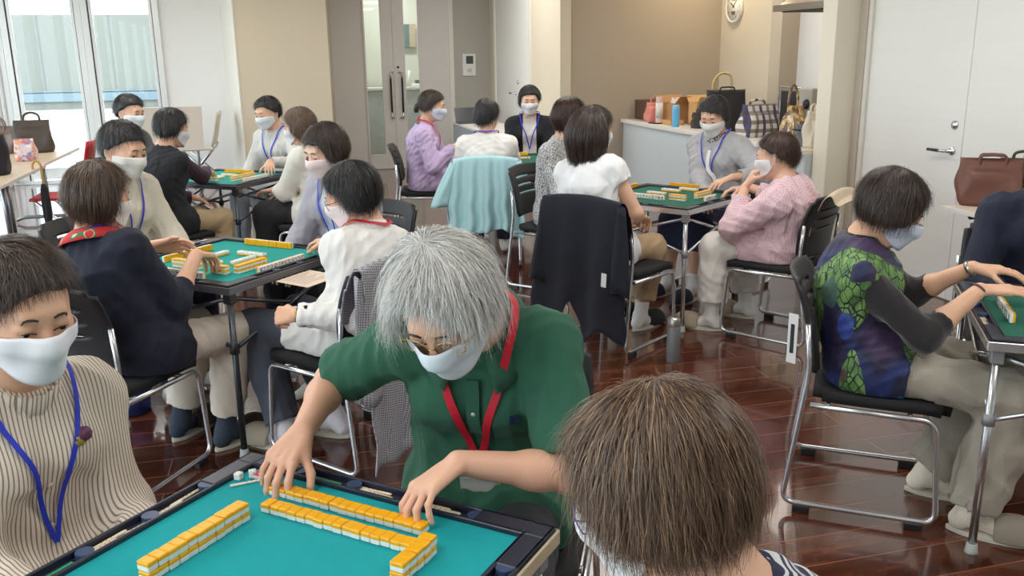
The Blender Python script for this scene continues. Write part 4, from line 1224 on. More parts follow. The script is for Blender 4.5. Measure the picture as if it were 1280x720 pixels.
# ------------------------------------------------------------------ mahjong tiles
def tile_face_mat():
    m, nt, b = base_mat('tile face')
    tc = N(nt, 'ShaderNodeTexCoord'); oi = N(nt, 'ShaderNodeObjectInfo')
    s = sep(nt, tc.outputs['Object'])
    v = N(nt, 'ShaderNodeCombineXYZ')
    nt.links.new(math_n(nt, 'MULTIPLY', s[0], 230.0), v.inputs[0]); nt.links.new(math_n(nt, 'MULTIPLY', s[1], 230.0), v.inputs[1]); nt.links.new(math_n(nt, 'MULTIPLY', oi.outputs['Random'], 60.0), v.inputs[2])
    nz = N(nt, 'ShaderNodeTexNoise', i_Scale=1.0, i_Detail=1.0); nt.links.new(v.outputs[0], nz.inputs['Vector'])
    ink = math_n(nt, 'GREATER_THAN', nz.outputs['Fac'], .53)
    inx = math_n(nt, 'LESS_THAN', math_n(nt, 'ABSOLUTE', s[0]), .0072); iny = math_n(nt, 'LESS_THAN', math_n(nt, 'ABSOLUTE', s[1]), .0105)
    ink = math_n(nt, 'MULTIPLY', ink, math_n(nt, 'MULTIPLY', inx, iny))
    col = ramp(nt, oi.outputs['Random'], [(0, (40, 52, 60)), (.35, (30, 80, 60)), (.6, (40, 60, 120)), (.85, (150, 40, 40))], 'CONSTANT')
    nt.links.new(mixc(nt, ink, (240, 238, 230), col), b.inputs['Base Color']); b.inputs['Roughness'].default_value = .25
    return m
TW, TL, TH = .021, .0275, .0175
def make_tile():
    b = MB()
    b.box(-TW / 2 + .0002, TW / 2 - .0002, -TL / 2 + .0002, TL / 2 - .0002, 0, TH, .0022, seg=2)
    for f in b.bm.faces:
        zc = f.calc_center_median().z
        f.material_index = 0
    # split at the join between ivory face and yellow back
    bmesh.ops.bisect_plane(b.bm, geom=b.bm.verts[:] + b.bm.edges[:] + b.bm.faces[:], plane_co=(0, 0, TH * .56), plane_no=(0, 0, 1))
    for f in b.bm.faces:
        z = f.calc_center_median().z
        f.material_index = 1 if z > TH * .56 else 0
        if z < .0004 and abs(f.normal.z) > .9: f.material_index = 2
        f.smooth = False
    me = bpy.data.meshes.new('mahjong_tile'); b.bm.to_mesh(me); b.bm.free()
    for m_ in (mat('tile ivory', (236, 236, 232), .22, var=0), mat('tile yellow', (246, 178, 22), .25, var=.03), tile_face_mat()): me.materials.append(m_)
    return me
TILE = make_tile()
TCOUNT = [0]
def tile(c, lx, ly, z, rz, mode, label, group, tilt=0.0):
    """mode down: back up; up: face up; stand: on its short edge, back looking along rz"""
    TCOUNT[0] += 1
    o = bpy.data.objects.new('mahjong_tile', TILE); COL.objects.link(o)
    R0 = table_rz(c[2]) + rz + random.uniform(-.02, .02)
    if mode == 'down': Mx = Matrix.Rotation(R0, 4, 'Z'); dz = 0
    elif mode == 'up': Mx = Matrix.Rotation(R0, 4, 'Z') @ Matrix.Rotation(PI, 4, 'X'); dz = TH
    else: Mx = Matrix.Rotation(R0, 4, 'Z') @ Matrix.Rotation(-PI / 2, 4, 'X') @ Matrix.Translation((0, 0, -TH / 2)); dz = TL / 2   # back looks along local +y
    p = tw_(c, lx + random.uniform(-.0012, .0012), ly + random.uniform(-.0012, .0012), z + dz)
    o.matrix_world = Matrix.Translation(p) @ Mx
    tag(o, label, 'mahjong tile', group)
    return o
FZ = .6945
def row(ti, p0, d, n, mode, label, group, rz=0.0, layers=1, step=TW):
    c = TC[ti]
    for k in range(n):
        for l in range(layers):
            tile(c, p0[0] + d[0] * step * (k + .5), p0[1] + d[1] * step * (k + .5), FZ + l * (TH + .0003), rz, mode, label, group)
X90 = PI / 2
g1 = 'tiles on the nearest table'
row(1, (.252, .202), (0, -1), 17, 'down', 'yellow backed mahjong tile in the row under the grey haired woman hands', 'row of tiles under the hands', X90)
row(1, (.193, .168), (0, -1), 17, 'down', 'yellow backed mahjong tile in the long single row in front of the hands', 'long single row on the nearest table', X90)
row(1, (.150, .178), (-1, 0), 11, 'down', 'yellow backed mahjong tile in the two high left wall on the nearest table', 'left tile wall on the nearest table', 0, 2)
row(1, (.205, -.195), (-1, 0), 5, 'down', 'yellow backed mahjong tile in the short two high stack at the bottom edge', 'right tile wall on the nearest table', 0, 2)
t2 = ' on the table between navy cardigan and white shirt women'
row(2, (-.145, .210), (1, 0), 13, 'stand', 'standing yellow backed tile in front of the cream jacket person', 'standing row of the cream jacket person', PI)
row(2, (.292, .163), (0, -1), 13, 'stand', 'standing yellow backed tile in front of the grey cardigan woman', 'standing row of the grey cardigan woman', X90)
row(2, (-.288, .085), (0, -1), 12, 'stand', 'standing tile in front of the navy cardigan woman, face towards her', 'standing row of the navy cardigan woman', -X90)
row(2, (-.137, -.300), (1, 0), 13, 'stand', 'standing tile in front of the white shirt woman, face towards her', 'standing row of the white shirt woman', 0)
for nm, p0, d, n, rz in (('upper left', (-.030, .085), (1, 0), 6, 0), ('upper right', (.108, .030), (0, -1), 7, X90), ('lower left', (-.078, .078), (0, -1), 6, X90), ('lower right', (-.065, -.098), (1, 0), 6, 0)):
    row(2, p0, d, n, 'up', 'face up discarded tile in the %s discard row%s' % (nm, ' of the gunmetal legged teal table'), 'discards %s on the middle left table' % nm, rz)
row(2, (-.172, .118), (0, -1), 7, 'down', 'tile of the two high wall beyond the navy cardigan woman hand', 'left wall on the middle left table', X90, 2)
row(2, (-.192, -.112), (0, -1), 4, 'down', 'tile of the short two high wall beside the navy cardigan woman fingers', 'short wall on the middle left table', X90, 2)
row(2, (-.175, -.222), (1, 0), 8, 'down', 'tile of the two high wall in front of the white shirt woman row', 'right wall on the middle left table', 0, 2)
row(3, (.075, .345), (1, 0), 7, 'stand', 'standing yellow backed tile at the far left rim beside the pink jacket table', 'far left standing row on the silver legged table', PI)
row(3, (.375, .195), (0, -1), 10, 'stand', 'standing yellow backed tile in front of the grey smock woman', 'standing row of the grey smock woman', X90)
row(3, (-.130, .200), (0, -1), 13, 'stand', 'standing tile in front of the white tee woman, face towards her', 'standing row of the white tee woman', -X90)
row(3, (-.030, -.275), (1, 0), 6, 'stand', 'standing tile in front of the pink jacket woman, face towards her', 'standing row of the pink jacket woman', 0)
row(3, (-.085, -.080), (0, -1), 5, 'down', 'tile of the short near two high wall on the silver legged green table', 'near wall on the silver legged table', X90, 2)
row(3, (.030, -.185), (1, 0), 8, 'down', 'tile of the right hand two high wall on the silver legged green table', 'right wall on the silver legged table', 0, 2)
for nm, p0, d, n, rz in (('near', (.040, .150), (0, -1), 6, X90), ('middle', (.190, .140), (0, -1), 6, X90), ('far', (.285, .070), (0, -1), 6, X90)):
    row(3, p0, d, n, 'up', 'face up discarded tile in the %s discard row beside the pink jacket woman' % nm, 'discards %s on the silver legged table' % nm, rz)
row(4, (.116, .262), (-1, 0), 12, 'stand', 'standing tile in front of the colourful vest woman, face towards her', 'standing row of the vest woman', PI)
row(5, (.235, .190), (0, -1), 12, 'stand', 'standing yellow backed tile at the back of the far left table', 'standing row at the far left table', X90)
c6 = TC[6]
def tile_stuff():
    # the smallest tiles, on the far left table, are one heap-like object
    c = TC[5]; bm = bmesh.new()
    def put(lx, ly, z, Mx):
        n0 = len(bm.verts); bm.from_mesh(TILE); bm.verts.ensure_lookup_table()
        M = Matrix.Translation((lx, ly, z)) @ Mx
        for v in bm.verts[n0:]: v.co = M @ v.co
    for k in range(13): put(-.17 + TW * k, -.285, FZ + TL / 2, Matrix.Rotation(-PI / 2, 4, 'X') @ Matrix.Translation((0, 0, -TH / 2)))
    for k in range(12):
        for l in range(2): put(-.15 + TW * k, -.175, FZ + l * TH, Matrix.Identity(4))
    for k in range(7):
        for l in range(2): put(-.17, .08 - TW * k, FZ + l * TH, Matrix.Rotation(PI / 2, 4, 'Z'))
    for k in range(6):
        for r_ in range(2): put(-.07 + .03 * r_, .10 - TW * k, FZ + TH, Matrix.Rotation(PI / 2, 4, 'Z') @ Matrix.Rotation(PI, 4, 'X'))
        put(.04 + .03, .08 - TW * k, FZ + TH, Matrix.Rotation(PI / 2, 4, 'Z') @ Matrix.Rotation(PI, 4, 'X'))
    me = bpy.data.meshes.new('mahjong_tiles'); bm.to_mesh(me); bm.free()
    for m_ in TILE.materials: me.materials.append(m_)
    o = mobj('mahjong_tiles', me, None, None, (c[0], c[1], 0), table_rz(c[2]))
    tag(o, 'remaining small mahjong tiles spread over the far left teal table', 'mahjong tiles', kind='stuff')
tile_stuff()

row(6, (.06, .30), (1, 0), 8, 'stand', 'standing yellow backed tile in front of the black cardigan woman', 'standing row of the black cardigan woman', PI)
row(6, (.30, -.10), (0, 1), 4, 'down', 'tile of the short two high wall at the right rim of the hidden green table', 'short wall on the hidden green table', X90, 2)
row(6, (.12, .02), (1, 0), 5, 'up', 'face up discarded tile on the green table behind the white blouse woman', 'discards on the hidden green table', 0)
# ------------------------------------------------------------------ people around the tables
def side(ti, s, dist=.62, shift=0.0, turn=0.0):
    """seat on side s of a table: (x, y), heading"""
    c = TC[ti]; v = {'+x': (1, 0), '-x': (-1, 0), '+y': (0, 1), '-y': (0, -1)}[s]
    p = tw_(c, v[0] * dist - v[1] * shift, v[1] * dist + v[0] * shift)
    q = tw_(c, 0, 0); o = tw_(c, v[0], v[1])
    return (p[0], p[1]), math.degrees(math.atan2(q[0] - o[0], q[1] - o[1])) + turn
def tp(ti, lx, ly, z): return tw_(TC[ti], lx, ly, z)
def td(ti, lx, ly, z=0.0):
    a = tw_(TC[ti], lx, ly); b_ = tw_(TC[ti], 0, 0); return (a[0] - b_[0], a[1] - b_[1], z)

H_BLACK = hair_mat('black hair', (15, 14, 15), (32, 30, 30), (86, 82, 82))
H_DKBR = hair_mat('dark brown hair', (27, 20, 17), (56, 43, 36), (112, 90, 76))
H_BR = hair_mat('brown hair', (44, 32, 25), (78, 60, 48), (128, 102, 80))
H_LTBR = hair_mat('light brown hair', (74, 56, 44), (110, 86, 68), (158, 130, 104))
H_GREY = hair_mat('silver grey hair', (140, 140, 138), (206, 206, 202), (250, 248, 244))
H_NEAR = hair_mat('near brown hair', (50, 36, 28), (98, 75, 57), (184, 150, 116))
H_RED = hair_mat('reddish brown hair', (34, 20, 16), (60, 36, 28), (104, 70, 54))
def cloth(name, rgb, **k):
    d = dict(rough=.85, var=.05, vscale=12, bump=.25, bscale=350, sheen=.04); d.update(k)
    return mat(name, rgb, **d)

def collar(info, m, h=.030, r=.055, gap=.5, drop=.030, fold=True, ruffle=0.0, name='collar', spread=.014, upright=0.0):
    P3, Xd, Fw = info['P3'], info['Xd'], info['Fw']
    nk = unit(info['nk'] * (1 - upright) + info['U'] * upright)
    P3 = P3 - info['U'] * .012 * upright
    rings = []
    F2 = np.cross(nk, Xd); F2 = F2 if F2 @ Fw > 0 else -F2
    n = 48
    for k in range(n + 1):
        th = gap + (2 * PI - 2 * gap) * k / n
        front = (.5 + .5 * math.cos(th)) ** 2
        rr = r * (1 + ruffle * math.sin(th * 26))
        base = P3 - nk * (drop * front) + F2 * (.008 + .012 * front)
        e = Xd * math.sin(th) + F2 * math.cos(th)
        prof = [(rr + .004, -.012), (rr, h * .5), (rr - .003, h)]
        if fold: prof += [(rr + .003, h + .003), (rr + spread * .7, h * .55), (rr + spread * (1 + .6 * front), -.004 - .012 * front)]
        rings.append([Vector(base + nk * z + e * q) for q, z in prof])
    bm = MB()
    R = [[bm.bm.verts.new(p) for p in ring] for ring in rings]
    for a, b_ in zip(R, R[1:]):
        for i in range(len(a) - 1):
            f = bm.bm.faces.new((a[i], a[i + 1], b_[i + 1], b_[i])); f.smooth = True
    o = bm.build(name, m, info['root'])
    md = o.modifiers.new('thickness', 'SOLIDIFY'); md.thickness = .0025
    return o

def disc_on(info, prims, p, r, name, m, thick=.003, parent=None, n=16):
    q, nn = snap(prims, np.array([p]), .001); q = Vector(q[0]); nn = Vector(nn[0])
    b = MB(); M = nn.to_track_quat('Z', 'Y').to_matrix().to_4x4(); M.translation = q
    b.lathe([(0, 0), (r, 0), (r * .9, thick), (0, thick * 1.1)], seg=n, M=M)
    return b.build(name, m, parent or info['root'])

def ring_on(info, s, frac, r, w, name, m, tube=.0025):
    S, E, W = info['arms'][s]
    c = E + (W - E) * frac; ax = unit(W - E); b = MB()
    M = Vector(ax).to_track_quat('Z', 'Y').to_matrix().to_4x4(); M.translation = Vector(c)
    b.lathe([(r, -w / 2), (r + tube, -w / 2), (r + tube, w / 2), (r, w / 2), (r, -w / 2)], seg=20, M=M)
    return b.build(name, m, info['root'])

# --- the grey haired woman in green, pushing tiles
POLO = cloth('green polo', (44, 98, 76), bump=.35, bscale=900, var=.06)
def x1(i):
    collar(i, cloth('polo collar', (46, 98, 76), bump=.3, bscale=500), h=.040, r=.076, gap=.42, drop=.030, spread=.036, upright=.75)
    P2, U, Fw, Xd = i['P2'], i['U'], i['Fw'], i['Xd']
    pr = [q for q in i['tprims'] if not getattr(q, 'sub', False)]
    pts, nn = snap(pr, np.array([P2 + Fw * .15 + U * z for z in np.linspace(.14, -.02, 9)]), .002)
    b = MB(); b.ribbon(pts, nn, .028, .0016); pk = b.build('placket', POLO, i['root'])
    disc_on(i, pr, P2 + Fw * .16 + U * .055, .0055, 'button', mat('button pearl', (206, 214, 206), .25), .003, pk)
    base, nn = snap(pr, np.array([P2 + Fw * .15 - Xd * .088 + U * .052]), .005)
    nn = Vector(nn[0]); up = Vector(U); up = (up - nn * up.dot(nn)).normalized(); sd = up.cross(nn)
    M = Matrix((sd, up, nn)).transposed().to_4x4(); M.translation = Vector(base[0])
    b = MB()
    b.box(-.009, -.001, -.010, .006, 0, .0012, M=M); b.box(.001, .009, -.010, .006, 0, .0012, M=M); b.box(-.007, -.003, .006, .010, 0, .0012, M=M); b.box(.003, .007, .006, .010, 0, .0012, M=M)
    b.build('chest_emblem', mat('navy stitching', (26, 44, 88), .8), i['root'])
person('grey haired woman in green polo with red lanyard pushing tiles', (-0.120, 1.58, 1.077), 190, fwd=.36, shdrop=.060, neckf=1.1, necklen=.10, hump=.05, head=(40, -8, 3), skin=(226, 176, 148),
       R=dict(w=tp(1, .354, .205, .784), d=td(1, -.86, -.10, -.32), n=td(1, -.4, 0, -.9), curl=(26, 34, 18), spread=6, pole=(.75, -.2, -.5), thumb=(.6, .6, .5)),
       L=dict(w=tp(1, .374, -.150, .778), d=td(1, -.86, .30, -.26), n=td(1, -.45, 0, -.9), curl=(30, 38, 18), spread=6, pole=(-.8, -.1, -.6), thumb=(.6, .55, .5)),
       legs={1: (.13, .38, .13, .34), -1: (-.13, .38, -.13, .34)}, top=dict(name='polo_shirt', mat=POLO, sleeve='short', slen=.86, sr=.024, off=.022, wr=.006, ws=.13, hemlen=.3),
       bottom=dict(kind='trousers', mat=cloth('charcoal trousers', (44, 46, 50))), hair_=dict(style='shaggy', mat=H_GREY, n=9000, w=.0013, vol=.014, tube=True, wild=.03, gw=.10),
       lanyard=dict(rgb=(206, 28, 52), w=.017, drop=.30, badge=True), mask=(222, 230, 240), glasses=(196, 168, 120), shoes=(150, 140, 124), vox=.0034, tvox=.005, seed=3, bust=.95, girth=1.06, shw=.150, extra=x1)

# --- brown haired woman with her back to the camera
def x2(i):
    collar(i, mat('navy collar', (40, 48, 78), .8), h=.022, r=.062, gap=.7, drop=.03, fold=True)
STRIPE2 = pattern_mat('navy white stripe cloth', .85, lambda nt, v: mixc(nt, math_n(nt, 'GREATER_THAN', math_n(nt, 'FRACT', math_n(nt, 'MULTIPLY', sep(nt, v)[2], 110.0)), .5), (36, 44, 72), (220, 222, 226)))
person('brown haired woman seen from behind in the front right corner', (0.176, 0.99, 1.006), 300, fwd=.16, shdrop=.11, head=(26, 4, 0), skin=(226, 180, 152), top=dict(mat=STRIPE2, name='striped_top', off=.016),
       hair_=dict(style='midbob', mat=H_NEAR, n=12000, w=.0012, vol=.016, tube=True, wild=.028, gw=.13, inward=.08), glasses=(116, 96, 190, 0), mask=(238, 238, 240), lanyard=None, vox=.005, tvox=.006, seed=5, extra=x2,
       L=dict(w=tp(1, .10, -.47, .66), d=td(1, 0, .9, .1)), R=dict(w=tp(1, -.1, -.47, .66), d=td(1, 0, .9, .1)))

# --- woman in the striped blouse, front left
STRIPE3 = pattern_mat('thin striped blouse', .8, lambda nt, v: mixc(nt, math_n(nt, 'GREATER_THAN', math_n(nt, 'FRACT', math_n(nt, 'MULTIPLY', math_n(nt, 'ADD', sep(nt, v)[0], math_n(nt, 'MULTIPLY', sep(nt, v)[2], .05)), 125.0)), .66), (226, 216, 202), (150, 132, 118)))
def x3(i):
    collar(i, STRIPE3, h=.046, r=.068, gap=.0, drop=.012, fold=False, ruffle=.06, name='ruffled_collar')
    pr = [q for q in i['tprims'] if not getattr(q, 'sub', False)]
    p0 = i['P2'] + i['Fw'] * .15 - i['Xd'] * .070 + i['U'] * .085
    o = disc_on(i, pr, p0, .016, 'brooch', mat('brooch purple', (98, 52, 84), .5), .006, n=7)
    disc_on(i, pr, p0 + i['Xd'] * .016 - i['U'] * .014, .012, 'brooch_leaf', mat('brooch leaf', (150, 140, 44), .5), .005, o, n=6)
    for k in range(3): disc_on(i, pr, i['P2'] + i['Fw'] * .15 - i['U'] * (.02 + .09 * k), .006, 'button', mat('shell button', (214, 198, 180), .3), .003)
person('woman in thin striped blouse with ruffled collar and blue lanyard, front left', (-0.888, 1.550, 1.087), 124, necklen=.085, fwd=.13, head=(18, -6, 0), skin=(222, 176, 146), R=dict(pole=(.15, -.5, -1)), L=dict(pole=(-.15, -.5, -1)),
       top=dict(mat=STRIPE3, name='blouse', off=.018, sr=.018, wr=.008, ws=.14), hair_=dict(style=[(0, .150), (20, .138), (40, .150), (58, .172), (78, .20), (100, .215), (140, .236), (180, .243)], mat=H_DKBR, n=4500, w=.0014, vol=.014, part=.42, gw=.08), lanyard=dict(rgb=(36, 56, 190), w=.010, drop=.33), mask=(234, 238, 244), vox=.004, tvox=.005, seed=8, bust=.9, girth=1.0, shw=.142, extra=x3)

# --- table two
SCARF = pattern_mat('red green scarf', .7, lambda nt, v: ramp(nt, (lambda n_: (nt.links.new(mapped(nt, v, (1, 1, 1), (.5, .3, .2)), n_.inputs['Vector']), n_.outputs['Fac'])[1])(N(nt, 'ShaderNodeTexNoise', i_Scale=26.0, i_Detail=0.0)), [(0, (196, 38, 40)), (.52, (196, 38, 40)), (.54, (44, 120, 74)), (.60, (44, 120, 74)), (.62, (224, 190, 160)), (.66, (200, 44, 44))], 'CONSTANT'))
def x4(i):
    collar(i, SCARF, h=.040, r=.070, gap=.0, drop=.02, fold=True, spread=.050, name='scarf')
(l4, a4) = side(2, '-x', .66, .0)
person('woman in navy cardigan and red green scarf reaching for tiles', (-1.468, 3.15, 1.053), 25, loc=(-1.37, 3.115), head=(14, -14, 0), skin=(224, 176, 146),
       R=dict(w=tp(2, -.325, -.175, .800), d=td(2, .8, .25, -.25), n=(.1, .1, -1), curl=(25, 40, 25), pole=(.3, -.4, -1)), L=dict(w=(-1.40, 3.38, .82), d=(.9, .35, -.05), n=(.35, -.75, -.5), curl=(12, 25, 15), pole=(-.5, -.3, -.8)),
       legs={1: (.12, .35, .10, .28), -1: (-.10, .36, -.14, .28)}, top=dict(mat=cloth('navy knit', (20, 25, 44)), name='cardigan', sleeve='push', off=.013, sr=.016, hemlen=.22), bottom=dict(kind='trousers', mat=cloth('cream trousers', (214, 202, 186)), wide=1.5, crop=.14, sockh=.36),
       sock=(52, 62, 76), shoes=(74, 60, 52), hair_=dict(style='bob', mat=H_BR, n=3500, w=.0018, vol=.014, wild=.03, inward=.12), lanyard=dict(rgb=(58, 52, 168), w=.008, drop=.30), mask=(236, 232, 226), vox=.005, seed=11, extra=x4)
(l5, a5) = side(2, '+y', .66, .06)
person('person in cream jacket at the far left side of the middle left table', (-1.727, 4.0, 1.138), a5, fwd=0.1, head=(20, 5, 0), top=dict(mat=cloth('cream jacket', (214, 206, 188), bump=.5, bscale=160), name='jacket', off=.022, sr=.02),
       bottom=dict(kind='trousers', mat=cloth('navy trousers', (32, 36, 58))), hair_=dict(style='short', mat=H_BLACK, n=1800, w=.0022, vol=.012), lanyard=dict(rgb=(56, 48, 176), w=.009, drop=.32), mask=(226, 222, 216), vox=.006, seed=12)
(l6, a6) = side(2, '+x', .66, .02)
person('woman in grey cardigan over light blue top wearing pale pink mask', (-0.865, 4.2, 1.101), a6 + 8, fwd=0.12, head=(22, -8, -4), skin=(232, 192, 168), top=dict(mat=cloth('grey cardigan', (170, 168, 178)), name='cardigan', off=.022, sr=.018, open=.055, inner=dict(mat=cloth('light blue top', (204, 214, 230)), name='top', neckh=-.004)),
       bottom=dict(kind='trousers', mat=cloth('black trousers', (26, 26, 30))), hair_=dict(style='bob', mat=H_DKBR, n=3000, w=.0018, vol=.013, inward=.18), lanyard=dict(rgb=(48, 74, 200), w=.009, drop=.36), mask=(244, 220, 220), vox=.005, seed=13)
WHITE = cloth('white shirt cotton', (240, 238, 234), bump=.12)
def x7(i):
    collar(i, WHITE, h=.042, r=.066, gap=.5, drop=.03, spread=.020)
    ring_on(i, -1, .86, .037, .020, 'navy_cuff_band', mat('navy cuff band', (32, 36, 60), .8), .005)
    ring_on(i, -1, .99, .026, .006, 'bracelet', mat('bracelet gold', (190, 160, 100), .3, metal=.8), .002)
(l7, a7) = side(2, '-y', .64, .0)
person('black haired woman in white shirt with red lanyard strap at the collar', (-0.597, 3.33, 1.02), -56, loc=(-.63, 3.325), head=(22, 24, -6), skin=(230, 182, 152), R=dict(w=tp(2, .235, -.40, .775), d=td(2, .1, .75, -.15), n=(0, 0, -1), curl=(14, 30, 20), pole=(.8, -.3, -.5)),
       L=dict(w=(-0.783, 3.086, 0.620), d=(-.85, .45, -.15), n=td(2, .7, -.2, -.5), curl=(50, 60, 35), thumb=(.85, .05, .55), pole=(-.15, -.5, -1)), legs={1: (.10, .40, .02, .14), -1: (-.14, .40, -.18, .22)},
       top=dict(mat=WHITE, name='shirt', off=.018, sr=.022, wr=.006, hemlen=.45), bottom=dict(kind='trousers', mat=cloth('slate trousers', (74, 78, 90)), wide=1.6, crop=.08, sockh=.35), sock=(226, 220, 226), shoes=(172, 160, 142),
       hair_=dict(style='short', mat=H_BLACK, n=3500, w=.0016, vol=.012, inward=.05), lanyard=dict(rgb=(200, 36, 52), w=.013, drop=.28), glasses=(120, 104, 92), mask=(240, 226, 226), vox=.0045, tvox=.005, seed=14, extra=x7)

# --- table five, by the far window
(l8, a8) = side(5, '-x', .64, -.02)
person('woman in charcoal vest with dark purple sleeves, back to the camera', (-2.177, 5.8, 1.096), a8 + 10, fwd=0.12, head=(18, -10, 0), R=dict(w=tp(5, -.28, -.06, .775), d=td(5, .8, .3, -.2), n=(0, 0, -1), curl=(25, 40, 20), pole=(.8, -.2, -.7)),
       top=dict(mat=cloth('charcoal vest', (24, 25, 31)), name='vest', sleeve='none', off=.024, inner=dict(mat=cloth('plum sleeves', (56, 34, 50)), name='sweater', sleeve=.9)), bottom=dict(kind='trousers', mat=cloth('khaki trousers', (186, 162, 126))),
       hair_=dict(style='short', mat=H_BLACK, n=1200, w=.003, vol=.013), lanyard=None, vox=.006, seed=15)
(l9, a9) = side(5, '+y', .66, .05)
person('dark haired person in grey jacket by the window, mostly hidden', (-2.768, 6.6, 1.156), a9, fwd=0.1, head=(14, 0, 0), top=dict(mat=cloth('grey jacket', (92, 94, 98)), name='jacket'), hair_=dict(style='short', mat=H_BLACK, n=900, w=.003, vol=.016), vox=.007, seed=16)
(l10, a10) = side(5, '+x', .68, .02)
person('woman in pale grey blouse with blue lanyard facing the room', (-1.872, 7.0, 1.114), a10 + 8, fwd=0.1, head=(18, -6, 0), L=dict(w=tp(5, .30, -.17, .775), d=td(5, -.6, -.4, -.2), n=(0, 0, -1), pole=(-.7, -.3, -.6)), top=dict(mat=cloth('pale grey blouse', (206, 204, 200)), name='blouse', off=.020),
       bottom=dict(kind='trousers', mat=cloth('pale trousers', (176, 180, 186))), hair_=dict(style='short', mat=H_BLACK, n=1200, w=.003, vol=.012), lanyard=dict(rgb=(58, 66, 200), w=.010, drop=.30), mask=(226, 230, 234), vox=.006, seed=17)
(l11, a11) = side(5, '-y', .62, -.02)
person('light brown haired woman in ivory shirt and long black skirt', (-1.422, 6.1, 1.074), a11, fwd=0.12, head=(16, 10, 0), top=dict(mat=cloth('ivory shirt', (226, 222, 210), bump=.4, bscale=120), name='shirt', sleeve='three', sr=.026, off=.018), L=dict(w=tp(5, -.05, -.44, .63), d=td(5, -.2, .8, -.1)),
       bottom=dict(kind='skirt', mat=cloth('black skirt', (22, 22, 25)), len=.85), hair_=dict(style='midbob', mat=H_LTBR, n=1500, w=.003, vol=.014), mask=(230, 230, 230), vox=.006, seed=18)

# --- table six, centre back
(l12, a12) = side(6, '-x', .66, -.12)
def x12(i):
    collar(i, mat('floral scarf brown', (140, 108, 92), .8), h=.03, r=.068, gap=.4, drop=.06, fold=True, spread=.03, name='scarf')
    for k in (0, 1):
        b = MB(); p = [i['Hc'] + i['HR'] @ np.array(q) for q in ((0, -.100, -.01), (.004, -.122, -.03), (.004, -.126, -.055), (.002, -.118, -.085))]
        if k == 0: b.tube(bezier_pts(p, 5), [.016 + .010 * math.sin(PI * t) for t in np.linspace(0, 1, 16)], 10); b.build('ponytail', H_DKBR, i['root'])
person('woman in lilac shirt with tied hair, seated in profile', (-0.633, 7.45, 1.125), a12, loc=(-.72, 7.52), head=(14, -8, 0), R=dict(w=(-.46, 7.32, .80), d=(.8, .2, .3), n=(0, .6, -.6), curl=(30, 45, 25), pole=(.3, -.6, -.8)), top=dict(mat=cloth('lilac shirt', (200, 178, 214), bump=.15), name='shirt', off=.022, sr=.024, wr=.007, hemlen=.7),
       bottom=dict(kind='trousers', mat=cloth('lilac trousers', (178, 156, 196))), hair_=dict(style='tied', mat=H_DKBR, n=1000, w=.003, vol=.014), lanyard=dict(rgb=(204, 40, 56), w=.014, drop=.3), mask=(214, 222, 236), vox=.006, seed=19, extra=x12)
person('woman in white blouse with short black hair, seen from behind', (-0.168, 6.65, 1.089), 1, fwd=.05, head=(12, -4, 0), top=dict(mat=cloth('white blouse', (238, 234, 228), bump=.2), name='blouse', off=.024, sr=.030, sleeve='three', wr=.006), R=dict(w=(-.02, 6.93, .74), d=(-.3, .9, -.1), pole=(.35, -.4, -1)), L=dict(w=(-.30, 6.93, .72), d=(.3, .9, -.1), pole=(-.35, -.4, -1)),
       bottom=dict(kind='trousers', mat=cloth('dark trousers b', (40, 42, 56))), hair_=dict(style='short', mat=H_BLACK, n=1500, w=.0028, vol=.012, inward=.05), lanyard=dict(rgb=(96, 80, 190), w=.012, drop=.28), vox=.006, seed=20)
person('woman in black cardigan over ivory top facing the camera', (0.178, 7.95, 1.133), 184, fwd=0.06, head=(12, 4, 0), top=dict(mat=cloth('black cardigan', (22, 22, 32), bump=.4, bscale=200), name='cardigan', off=.022, open=.06, inner=dict(mat=cloth('ivory top', (222, 216, 208)), name='top')),
       bottom=dict(kind='trousers', mat=cloth('denim', (40, 52, 92))), hair_=dict(style=[(0, .14), (35, .15), (60, .20), (90, .22), (180, .24)], mat=H_BLACK, n=1200, w=.003, vol=.018), lanyard=dict(rgb=(56, 60, 196), w=.010, drop=.27), mask=(228, 228, 232), vox=.006, seed=21)

